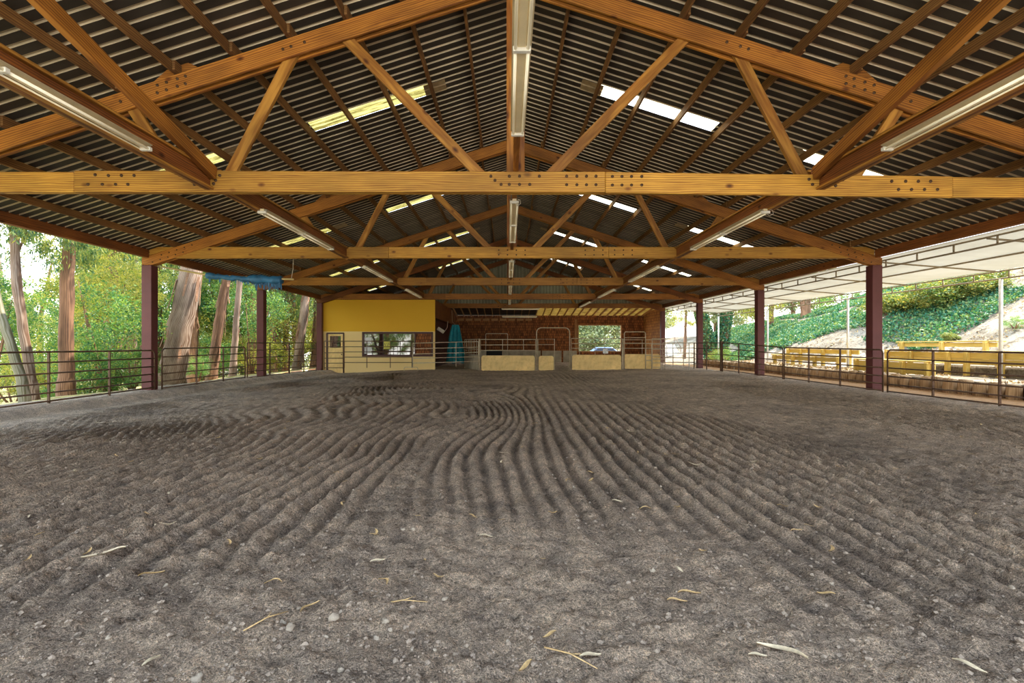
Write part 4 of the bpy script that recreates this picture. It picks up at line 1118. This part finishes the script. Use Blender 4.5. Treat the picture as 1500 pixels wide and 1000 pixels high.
tree('mossy dark slanting trunk at the far left edge', 38, 13.6, .22, 9, (-2.6, .3), 'bark_grey', ((-1.8,.5,6.2,1.3,'gumC'),(-2.4,.8,8.5,2,'gumB')), seed=3)
tree('massive pale leaning trunk with peeling bark beyond the second panel', 246, 22.6, .98, 17, (3.3, .6), 'bark_pale', ((1.0,1.5,11,3.0,'gumA'), (3.5,2,14,3.4,'gumB'), (3.2,-.5,16.5,3,'gumA')), peel=True, seed=4)
tree('brown trunk half hidden behind the massive leaning trunk', 281, 28.5, .5, 15, (.2, .4), 'bark_brown', ((-.6,.6,7.4,1.6,'gumC'), (1.4,1,11,2.8,'gumB')), peel=True, seed=5)
tree('slanting brown trunk left of a pale one, middle of the fence', 309, 26.5, .46, 15, (2.2, .5), 'bark_brown', ((.2,.8,7.8,1.6,'gumC'), (2.2,1,11.5,2.8,'gumA')), peel=True, seed=6)
tree('pale smooth trunk beside the slanting brown one', 341, 27.5, .32, 15, (1.0, .3), 'bark_pale', ((.6,1,10.8,2.7,'gumB'), (-.9,.8,7.2,1.5,'gumC')), seed=7)
tree('dark trunk just left of the maroon post under the third truss', 366, 33, .5, 14, (.6, .3), 'bark_brown', ((.5,1,9,2.6,'gumA'),(0,.3,6.2,1.7,'gumC')), seed=8)
tree('thin brown trunk right of the maroon post under the third truss', 401, 36, .46, 14, (-.1, .3), 'bark_brown', ((-.5,1,9.2,2.6,'gumB'),), seed=9)
tree('second thin brown trunk right of the same post, paired with another', 418, 38, .42, 14, (.2, .3), 'bark_brown', ((.5,1,9,2.6,'gumA'),), seed=10)
tree('pale tilted trunk left of the ochre office', 434, 34, .55, 15, (1.9, .3), 'bark_pale', ((1.0,1,10.5,2.8,'gumB'),), peel=True, seed=11)
tree('orange-brown trunk closest to the ochre office', 460, 36.5, .52, 14, (.9, .3), 'bark_brown', ((.6,1,10,2.6,'gumA'),), peel=True, seed=12)
tree('dark trunk inside the dense green shrubs, left of the massive trunk', 160, 24.5, .55, 14, (.3, .3), 'bark_brown', ((.2,-.5,6.0,2.0,'gold'), (-1,1,9.5,2.8,'gumB')), peel=True, seed=13)
# understorey and background leaf masses beyond the fence
SH = [ # u, Y, centre height, radius, kind, label
 (158, 19.2, 2.6, 1.55, 'shrubA', 'dense green shrub behind the fence left of the nearest tree-side post'),
 (128, 18.6, 1.0, 1.25, 'shrubB', 'low green shrub at the foot of the straight brown trunk'),
 (193, 19.0, .9, .9, 'shrubB', 'low dark shrub touching the nearest tree-side maroon post'),
 (150, 20.5, 4.6, 1.7, 'gold', 'tall yellow-green shrub above the dense green shrub'),
 (192, 22.5, 4.6, 1.35, 'gold', 'golden backlit shrub left of the nearest tree-side post, high up'),
 (300, 30.5, 1.2, 1.5, 'shrubA', 'green shrub at the foot of the half-hidden brown trunk'),
 (290, 25.5, .9, .6, 'shrubB', 'small drooping green bush beside the massive leaning trunk'),
 (378, 31, 1.4, 1.5, 'gold', 'yellow-green shrub behind the maroon post under the third truss'),
 (368, 30, 4.4, 1.8, 'shrubA', 'tall dark shrub left of the maroon post under the third truss'),
 (20, 19.5, .9, 1.2, 'gold', 'straw-coloured low bush at the far left edge'),
 (70, 21.5, 1.4, 1.4, 'gold', 'straw-coloured bush between the two left trunks'),
 (-20, 17.5, 3.8, 1.5, 'shrubB', 'teal-green leafy clump at the far left, head high'),
]
for i, (u, Y, hc, R_, kd, lab) in enumerate(SH):
    x = (u-743.5)*Y/720; z = float(left_z(np.array([x]), np.array([Y]))[0])
    t = thing('understorey_shrub', lab, 'shrub', (x, Y, z), 'shrubs beyond the fence')
    for s2 in range(4):
        a = s2*1.6+i; MB().tube([(x, Y, z-.1), (x+.3*R_*math.cos(a), Y+.3*R_*math.sin(a), z+.5*hc), (x+.6*R_*math.cos(a), Y+.6*R_*math.sin(a), z+hc+.2)], [.05,.035,.015], 6).build('stem', M['bark_brown'], t)
    put(FM[kd], 'foliage', t, (x, Y, z+max(hc, R_*.75)), (R_*1.25, R_*1.1, R_*1.05), i*1.3)
rb = random.Random(21)
places = ['far left', 'left', 'behind the leaning grey trunk', 'behind the straight brown trunk', 'behind the dense shrub', 'left of the nearest post', 'behind the massive trunk', 'right of the massive trunk', 'behind the slanting trunks', 'left of the third-truss post', 'right of the third-truss post', 'behind the paired thin trunks', 'behind the pale tilted trunk', 'at the office edge']
for i, u in enumerate((-40, 15, 62, 108, 150, 200, 240, 285, 320, 350, 385, 412, 438, 466)):
    for row in range(2):
        Y = (31 if row == 0 else 43) + rb.uniform(-2, 4) + (i*.5 if i > 5 else 0); x = (u + rb.uniform(-8, 8) - 743.5)*Y/720
        if row == 0 and i in (1, 2): continue
        z = float(left_z(np.array([x]), np.array([Y]))[0])
        h = rb.uniform(9, 13)
        t = thing('backdrop_tree', f"{'nearer' if row == 0 else 'farther'} leafy backdrop tree deep in the woods {places[i]}", 'tree', (x, Y, z), 'backdrop trees in the woods')
        trunk_mesh(t, [(x, Y, z-.3), (x+rb.uniform(-.6,.6), Y, z+h*.5), (x+rb.uniform(-1,1), Y, z+h)], [.24, .2, .08], M[('bark_brown', 'bark_pale')[i % 2]], 50+i, 8)
        for c in range(2 if i < 4 else 3):
            kd = ('gumA', 'gold', 'gumB', 'shrubA')[rb.randrange(4)]
            s = rb.uniform(2.0, 2.9); sc = .8 if (i in (1, 2, 3) and c == 2) else 1
            put(FM[kd], 'foliage', t, (x+rb.uniform(-1.4, 1.4), Y+rb.uniform(-1, 1), z + (2.2, 5.6, 9.2)[c]*(1 if row == 0 else 1.1)), (s*sc, s*sc, s*sc), rb.uniform(0, 6))

for i, (x, y) in enumerate(((-17, -4), (-22, 3), (-15, -12), (-20, -14), (-27, -9), (-10, -18), (-2, -22), (6, -20), (-29, 2))):
    t = thing('roadside_tree', 'leafy tree outside the near barn end, mirrored in the office window', 'tree', (x, y, 0), 'trees mirrored in the office window')
    trunk_mesh(t, [(x, y, -.3), (x+.3, y, 5), (x, y, 9)], [.3,.25,.1], M['bark_brown'], 70+i, 8)
    for c in range(3): put(FM[('gumA','shrubA','gumB')[c]], 'foliage', t, (x+(-1,1,.3)[c], y, (2.6,4.2,7.5)[c]), (2.6,2.2,2.6), i+c)
# hillside planting
def ivy():
    rng = np.random.default_rng(5); n = 330000
    x = rng.uniform(17.6, 40, n); y = rng.uniform(23, 66, n)
    w = (vn(x, y, .35)-.5)*3 + (vn(x, y, 1.1)-.5)*1.6
    A = (y > 29.5+w*.3) & (x > 17.9 + np.clip(37-y, 0, None)*.5 + w*.7)
    B = (y > 24.6+w*.3) & (y < 29.2+w*.3) & (x > 21.2+w*.5) & (x < 27)
    gap = (np.abs((x-24.2) - (y-33)*.22 + w*.4) < .45) & (y > 30)
    keep = (A & ~gap & (vn(x, y, .8) > .14)) | B
    keep &= (rng.random(n) < .8) & ~((y > 45) & (x < 21.5 + .25*(y-45)))
    x, y = x[keep], y[keep]; z = hill_z(x, y) + rng.uniform(.03, .34, len(x))*(.4+.9*vn(x, y, .7))
    V, F = leaf_quads(np.stack([x, y, z], 1), .135, .8, -.15, rng)
    o = np_mesh('ivy', V, F, M['ivy']); tag(o, 'green ivy carpeting the bank beyond the canopy', 'ivy', None, 'stuff')
ivy()
def litter():
    rng = np.random.default_rng(9); n = 9000
    x = rng.uniform(14.9, 30, n); y = rng.uniform(10, 36, n)
    k = vn(x, y, .8) + rng.random(n)*.3 > .68; x, y = x[k], y[k]
    V, F = leaf_quads(np.stack([x, y, hill_z(x, y)+.03], 1), .14, .4, 0, rng)
    o = np_mesh('leaf_litter', V, F, M['leafdry']); tag(o, 'dry leaf litter strewn over the sunlit bank', 'leaves', None, 'stuff')
litter()
def bank_bush(lab, x, y, R_, kd, flat=.7, name='bank_bush'):
    z = float(hill_z(np.array([x]), np.array([y]))[0]); t = thing(name, lab, 'bush', (x, y, z), 'bushes on the bank')
    for s2 in range(3):
        a = s2*2.1; MB().tube([(x, y, z-.1), (x+.4*R_*math.cos(a), y+.4*R_*math.sin(a), z+.5*R_)], [.04,.015], 6).build('stem', M['bark_brown'], t)
    put(FM[kd], 'foliage', t, (x, y, z+R_*.45), (R_, R_, R_*flat), x)
bank_bush('big yellow-green leafy bush on the bank above the highest bench', 24.4, 28.6, 1.7, 'bank')
bank_bush('rounded yellow-green bush left of the big leafy one, beside the nearest post', 23.6, 30.6, 1.3, 'bank')
bank_bush('upper leafy bush under the canopy edge, right of the big one', 26.3, 27.6, 1.5, 'bank')
bank_bush('small green plant on the sunlit slope right of the ivy', 22.0, 21.3, .45, 'shrubA')
bank_bush('tiny bronze plant at the foot of the ivy on the slope', 20.9, 23.2, .38, 'bank')
bank_bush('dark green shrub at the hill crest, beside the pale sky gap', 29.5, 43.5, 2.0, 'shrubA')
bank_bush('bright shrub at the foot of the ivy-clad twin trunk', 17.8, 41.5, 1.1, 'gold')
bank_bush('green shrub spilling over the end of the log wall', 16.5, 37.2, .9, 'shrubA')
# ivy-clad twin trunk
def twin():
    x, y = 19.0, 45.0; z = float(hill_z(np.array([x]), np.array([y]))[0])
    t = thing('ivy_clad_tree', 'twin-trunked tree wrapped in ivy behind the post under the fourth truss', 'tree', (x, y, z))
    trunk_mesh(t, [(x, y, z-.3), (x-.5, y, z+1.4), (x-1.5, y+.2, z+5), (x-2.0, y+.3, z+9)], [.7,.5,.38,.2], M['bark_brown'], 31)
    trunk_mesh(t, [(x+.2, y, z-.3), (x+.6, y, z+1.4), (x+1.1, y, z+5), (x+1.5, y, z+9)], [.7,.5,.42,.2], M['bark_brown'], 32)
    rng = np.random.default_rng(3); n = 9000; f = rng.random(n); sd = rng.random(n) < .5
    cx = np.where(sd, x-.1-1.45*f, x+.3+.85*f); cz = z+f*5.2; a = rng.uniform(0, 2*PI, n); r = (.62-.2*f)*rng.uniform(.9, 1.3, n)
    V, F = leaf_quads(np.stack([cx+np.cos(a)*r, y+np.sin(a)*r, cz], 1), .17, .85, .2, rng)
    np_mesh('ivy_wrap', V-np.array((x, y, z)), F, M['ivy'], parent=t)
    put(FM['gold'], 'foliage', t, (x-2.5, y, z+6.0), (2.4,2.4,2.0)); put(FM['gold'], 'foliage', t, (x+2.2, y+.5, z+5.6), (2.0,2.0,1.5), 2); put(FM['shrubA'], 'foliage', t, (x, y, z+9), (3.5,3.5,2.6), 1)
twin()
def far_tree(lab, x, y, h, cr, kd, bark='bark_brown', diam=.5, lowc=.5):
    z = float(back_z(np.array([x]), np.array([y]))[0]) if y > 46.5 else float(hill_z(np.array([x]), np.array([y]))[0])
    t = thing('background_tree', lab, 'tree', (x, y, z), 'trees behind the barn and on the crest')
    rr = random.Random(int(x*10+y)); trunk_mesh(t, [(x, y, z-.3), (x+rr.uniform(-.3,.3), y, z+h*.5), (x+rr.uniform(-.6,.6), y, z+h)], [diam*.6, diam*.45, diam*.15], M[bark], int(x+y), 9)
    for i in range(3):
        put(FM[kd], 'foliage', t, (x+rr.uniform(-.5,.5)*cr, y+rr.uniform(-.5,.5)*cr, z+h*(lowc+.24*i)), (cr, cr, cr*.8), rr.uniform(0, 6))
far_tree('bare brown crest trunk rising under the canopy edge', 27.6, 45.5, 10, 2.2, 'gumA', diam=.75, lowc=.8)
far_tree('golden tree on the crest left of the bare trunk', 26.2, 49, 8, 2.4, 'gold', lowc=.28)
far_tree('golden tree arching over the sunlit path behind the barn', 19.4, 54, 10, 1.7, 'gold', diam=.3, lowc=.43)
far_tree('hazy grey-green tree seen right of the shingled side wall', 25.2, 80, 11, 2.6, 'faded', diam=.3, lowc=.3)
far_tree('hazy tree far up the path behind the ivy bank', 30.5, 72, 11, 4.0, 'faded', lowc=.35)
far_tree('hazy tree filling the left half of the bright back window', 9.6, 72, 10, 3.6, 'faded', lowc=.3)
far_tree('hazy tree filling the right half of the bright back window', 15.0, 70, 10, 3.6, 'faded', lowc=.32)
far_tree('farther hazy tree between the two seen in the bright back window', 13.2, 82, 12, 4.5, 'faded', lowc=.25)
far_tree('hazy tree behind the barn hidden mostly by the gable', 2.0, 76, 12, 4.5, 'faded', lowc=.3)
far_tree('hazy tree on the skyline above the ivy bank', 36, 62, 11, 3.6, 'faded', lowc=.4)
# parked car behind
def car():
    x, y = 11.6, 58.0; z = float(back_z(np.array([x]), np.array([y]))[0])
    t = thing('parked_car', 'silver-blue parked car seen through the bright back window', 'car', (x, y, z))
    prof = [(-2.1,.35),(2.1,.35),(2.15,.75),(1.95,.92),(1.2,1.0),(.6,1.45),(-1.1,1.48),(-1.75,1.0),(-2.1,.9)]
    MB().poly_y([(x+a, z+b) for a, b in prof], y-.85, y+.85).build('body', M['car'], t, bevel=.06)
    gl = [(1.05,1.02),(.55,1.38),(-1.0,1.40),(-1.5,1.02)]
    MB().poly_y([(x+a, z+b) for a, b in gl][::-1], y-.862, y-.848).build('side_glass', M['glassdark'], t)
    for sx in (-1.3, 1.3):
        for sy in (-.8, .8): MB().tube([(x+sx, y+sy-.1, z+.33), (x+sx, y+sy+.1, z+.33)], .33, 16).build('wheel', M['tyre'], t)
car()
# rail steps on the far path
def steps():
    x, y = 20.3, 60.0; z = float(back_z(np.array([x]), np.array([y]))[0])
    t = thing('path_steps', 'pale timber steps with handrail on the far sunlit path', 'steps', (x, y, z))
    for i in range(6): MB().box((x-.8, y+i*.4, z+.0), (x+.8, y+i*.4+.38, z+.2+i*.24)).build('step', M['wpipe'], t)
    for sx in (-.85, .85):
        MB().tube([(x+sx, y, z+1.1), (x+sx, y+2.3, z+2.4)], .04, 6).build('handrail', M['rust'], t)
        for yy, zz in ((0, 1.1), (2.3, 2.4)): MB().tube([(x+sx, y+yy, z-.1), (x+sx, y+yy, z+zz)], .04, 6).build('handrail_post', M['rust'], t)
steps()

# ------------------------------------------------------------------ things on the dirt
def leaf_mesh(i, L, w, curl):
    V = []; n = 9
    for k in range(n+1):
        f = k/n; x = (f-.5)*L; y = .22*L*curl*math.sin(f*PI)*(1 if i % 2 else -1); ww = w*math.sin(max(.03, min(.97, f))*PI)**.7
        zc = .012*math.sin(f*PI*1.5+i)+.008
        V += [(x, y-ww/2, zc+.006), (x, y, zc-.002), (x, y+ww/2, zc+.007)]
    F = []
    for k in range(n):
        for j in range(2): a = k*3+j; F.append((a, a+1, a+4, a+3))
    o = np_mesh('fallen_leaf', V, F, M['leafdry'] if i % 3 else M['leafpale'], smooth=True); me = o.data; bpy.data.objects.remove(o); return me
LM = [leaf_mesh(i, L, w, c) for i, (L, w, c) in enumerate(((.15,.040,.4), (.18,.034,.8), (.12,.044,.3), (.2,.034,1.0), (.14,.040,.1), (.16,.03,1.2)))]
# the ones the photograph singles out: pixel place -> ground place
def on_ground(u, v):
    Y = 1.6*720/(v-504.5)
    for _ in range(6):
        x = (u-743.5)*Y/720; Y = (1.6-float(ground_base(x, Y)))*720/(v-504.5)
    return (u-743.5)*Y/720, Y
def put_leaf(me, x, y, rot, s, lab, group, name='fallen_leaf'):
    o = bpy.data.objects.new(name, me); C.objects.link(o)
    zc = max(gz(x+dx, y+dy) for dx in (-.05, 0, .05) for dy in (-.04, 0, .04))
    o.location = (x, y, zc + .003); o.rotation_euler = (random.uniform(-.12,.12), random.uniform(-.12,.12), rot); o.scale = (s, s, s)
    return tag(o, lab, 'leaf', group, 'thing')
for (u, v, rot, s, k, lab) in ((152, 833, .35, 1.7, 3, 'largest curved orange-tan leaf lying on the dirt at front left'),
    (222, 852, .9, 1.1, 1, 'curled thin leaf just right of the largest curved leaf'),
    (553, 822, .3, .9, 0, 'pale curved leaf left of centre on bare dirt'),
    (712, 789, .1, .95, 0, 'pale leaf lying flat, near the centre of the dirt'),
    (642, 849, -.2, .8, 2, 'short tan leaf near the scatter of twigs'),
    (400, 860, .1, .9, 5, 'small tan leaf, left of the grey stones'),
    (222, 984, 1.4, .9, 0, 'pale upright leaf at the bottom edge, front left'),
    (865, 966, .25, 1.0, 0, 'broad white leaf at the bottom edge, centre'),
    (1210, 876, -.5, .9, 4, 'tan leaf on the smooth patch, front right'),
    (1145, 965, -.7, 1.5, 3, 'long curled strip at the bottom edge, right of centre'),
    (1010, 874, -.1, 1.0, 1, 'upper of two pale curved leaves lying together, right of centre'),
    (992, 887, .05, .9, 1, 'lower of two pale curved leaves lying together, right of centre'),
    (992, 748, .3, .8, 2, 'pale leaf on the ridge right of centre'),
    (945, 749, .0, .9, 5, 'long thin leaf left of the pale ridge leaf'),
    (805, 930, .5, .8, 4, 'small tan leaf at the front, centre'),
    (455, 898, 1.1, 1.0, 1, 'bent olive leaf at the front, left of the grey stones'),
    (1420, 985, -1.0, 1.1, 0, 'pale leaf at the bottom right corner'),
    (1110, 968, .0, .8, 0, 'whitish leaf beside the long curled strip'),
    (770, 977, .8, .9, 4, 'tan leaf at the bottom edge beside the broad white one')):
    x, y = on_ground(u, v); put_leaf(LM[k], x, y, rot, s*.78, lab, None)
rl = random.Random(33)
for i in range(150):
    y = 3.2*math.exp(rl.random()*2.1); x = rl.uniform(-.98, .98)*min(11, y*1.04)
    put_leaf(LM[rl.randrange(6)], x, y, rl.uniform(0, 6.28), rl.uniform(.3, .65)*(1+.03*y), 'small dry eucalyptus leaf scattered on the raked dirt', 'scattered leaves on the raked dirt')
# twigs
for (u, v, rot, L, lab) in ((590, 884, .1, .3, 'thin branching twig near the centre left stones'), (150+240, 918, .9, .25, 'thin twig at front left'), (835, 968, -.6, .3, 'thin twig beside the broad white leaf')):
    x, y = on_ground(u, v); z = gz(x, y)+.015
    t = thing('twig', lab, 'twig', (x, y, z)); c, s_ = math.cos(rot), math.sin(rot)
    MB().tube([(x-c*L/2, y-s_*L/2, z), (x, y+.015, z+.012), (x+c*L/2, y+s_*L/2, z)], [.004,.004,.002], 6).build('stem', M['leafdry'], t)
    MB().tube([(x, y+.015, z+.01), (x+c*L*.25-s_*.06, y+s_*L*.25+c*.06, z+.012)], [.003,.001], 6).build('side_shoot', M['leafdry'], t)
# stones
def stone_mesh(i):
    rr = np.random.default_rng(i); n = 10; m = 7; V = []
    for j in range(m+1):
        th = PI*j/m
        for k in range(n):
            a = 2*PI*k/n; V.append([math.sin(th)*math.cos(a), math.sin(th)*math.sin(a)*.8, math.cos(th)*.65])
    V = np.array(V); V *= (1 + .55*(vn(V[:,0]*2+i*7, V[:,1]*2+V[:,2]*3, 1.0)-.5)*2)[:, None]
    F = [(j*n+k, (j+1)*n+k, (j+1)*n+(k+1) % n, j*n+(k+1) % n) for j in range(m) for k in range(n)]
    o = np_mesh('stone', V, F, M['stone'], smooth=True); me = o.data; bpy.data.objects.remove(o); return me
SM = [stone_mesh(i) for i in range(5)]
for i, (u, v, px) in enumerate(((415,913,12),(425,928,15),(488,915,16),(565,917,14),(290,998,16),(605,780,9),(652,875,9),(572,926,8),(604,948,8),(478,938,7),(243,859,7),(590,780,7),(160,945,9),(637,952,7),(500,987,10),(552,932,10),(745,935,8),(956,845,9),(1218,862,8),(1482,866,8))):
    x, y = on_ground(u, v); o = bpy.data.objects.new('stone', SM[i % 5]); C.objects.link(o); s = px*y/720*.5
    o.location = (x, y, gz(x, y)+s*.35); o.scale = (s, s, s); o.rotation_euler = (0, 0, i*1.7)
    tag(o, 'rounded grey dirt clod lying loose on the foreground dirt', 'stone', 'loose clods in the foreground', 'thing')
def gravel():
    rng = np.random.default_rng(77); n = 5200
    y = 2.2*np.exp(rng.random(n)*1.5); x = rng.uniform(-1.06, 1.06, n)*y
    den = vn(x, y, .9) + .35*vn(x+7, y, 3); k = den > .48; x, y = x[k], y[k]; n = len(x)
    z = ground_z(x, y); s = .0045*np.exp(rng.exponential(.5, n)).clip(1, 4.2)
    base = np.array([[1,0,0],[-1,0,0],[0,1,0],[0,-1,0],[0,0,.75],[0,0,-.75],[.62,.62,.35],[-.62,.62,.35],[-.62,-.62,.35],[.62,-.62,.35]])
    faces = np.array([[4,0,6],[4,6,2],[4,2,7],[4,7,1],[4,1,8],[4,8,3],[4,3,9],[4,9,0],[0,5,6],[6,5,2],[2,5,7],[7,5,1],[1,5,8],[8,5,3],[3,5,9],[9,5,0]])
    jit = 1+rng.uniform(-.25, .25, (n, 10, 1)); a = rng.uniform(0, 6.28, n)
    B = base[None]*jit*s[:, None, None]
    c, s_ = np.cos(a)[:, None], np.sin(a)[:, None]
    Vx = B[:,:,0]*c - B[:,:,1]*s_; Vy = B[:,:,0]*s_ + B[:,:,1]*c
    V = np.stack([Vx+x[:,None], Vy+y[:,None], B[:,:,2]+(z+s*.3)[:,None]], 2).reshape(-1, 3)
    F = (faces[None] + (np.arange(n)*10)[:, None, None]).reshape(-1, 3)
    o = np_mesh('gravel', V, F, M['clod'], smooth=False); tag(o, 'small crumbs and gravel scattered through the foreground dirt', 'gravel', None, 'stuff')
gravel()

# ------------------------------------------------------------------ light, sky, camera
wd = bpy.data.worlds.new('sky'); bpy.context.scene.world = wd; wd.use_nodes = True
nt = wd.node_tree; nt.nodes.clear(); wo_ = nt.nodes.new('ShaderNodeOutputWorld'); bg = nt.nodes.new('ShaderNodeBackground')
tc = nt.nodes.new('ShaderNodeTexCoord'); sp = nt.nodes.new('ShaderNodeSeparateXYZ'); nt.links.new(tc.outputs['Generated'], sp.inputs[0])
c = ramp(nt, sp.outputs['Z'], [(0.0, (1.0,.97,.92)), (.12, (.92,.96,1.0)), (.6, (.62,.80,1.0))])
nt.links.new(c, bg.inputs[0]); bg.inputs[1].default_value = 1.3; nt.links.new(bg.outputs[0], wo_.inputs[0])
sl = bpy.data.lights.new('sun', 'SUN'); sl.energy = 3.2; sl.angle = math.radians(1.0); sl.color = (1, .94, .82)
so = bpy.data.objects.new('sun', sl); C.objects.link(so)
d = Vector((.50, .22, .83)).normalized(); so.rotation_euler = d.to_track_quat('Z', 'Y').to_euler(); so.location = (20, -20, 40)
cam = bpy.data.cameras.new('camera'); cam.lens = 720/1500*36; cam.sensor_width = 36; cam.sensor_fit = 'HORIZONTAL'
cam.shift_x = 6.5/1500; cam.shift_y = 4.5/1500; cam.clip_end = 400
co = bpy.data.objects.new('camera', cam); C.objects.link(co); co.location = (0, 0, 1.6); co.rotation_euler = (PI/2, 0, 0)
sc = bpy.context.scene; sc.camera = co
sc.view_settings.view_transform = 'Standard'; sc.view_settings.look = 'None'; sc.view_settings.exposure = 2.2; sc.view_settings.gamma = 1.0
sc.cycles.use_denoising = True
try: sc.cycles.denoiser = 'OPENIMAGEDENOISE'; sc.cycles.denoising_input_passes = 'RGB_ALBEDO_NORMAL'
except Exception: pass
sc.cycles.max_bounces = 8; sc.cycles.diffuse_bounces = 5; sc.cycles.transmission_bounces = 4; sc.cycles.sample_clamp_indirect = 6
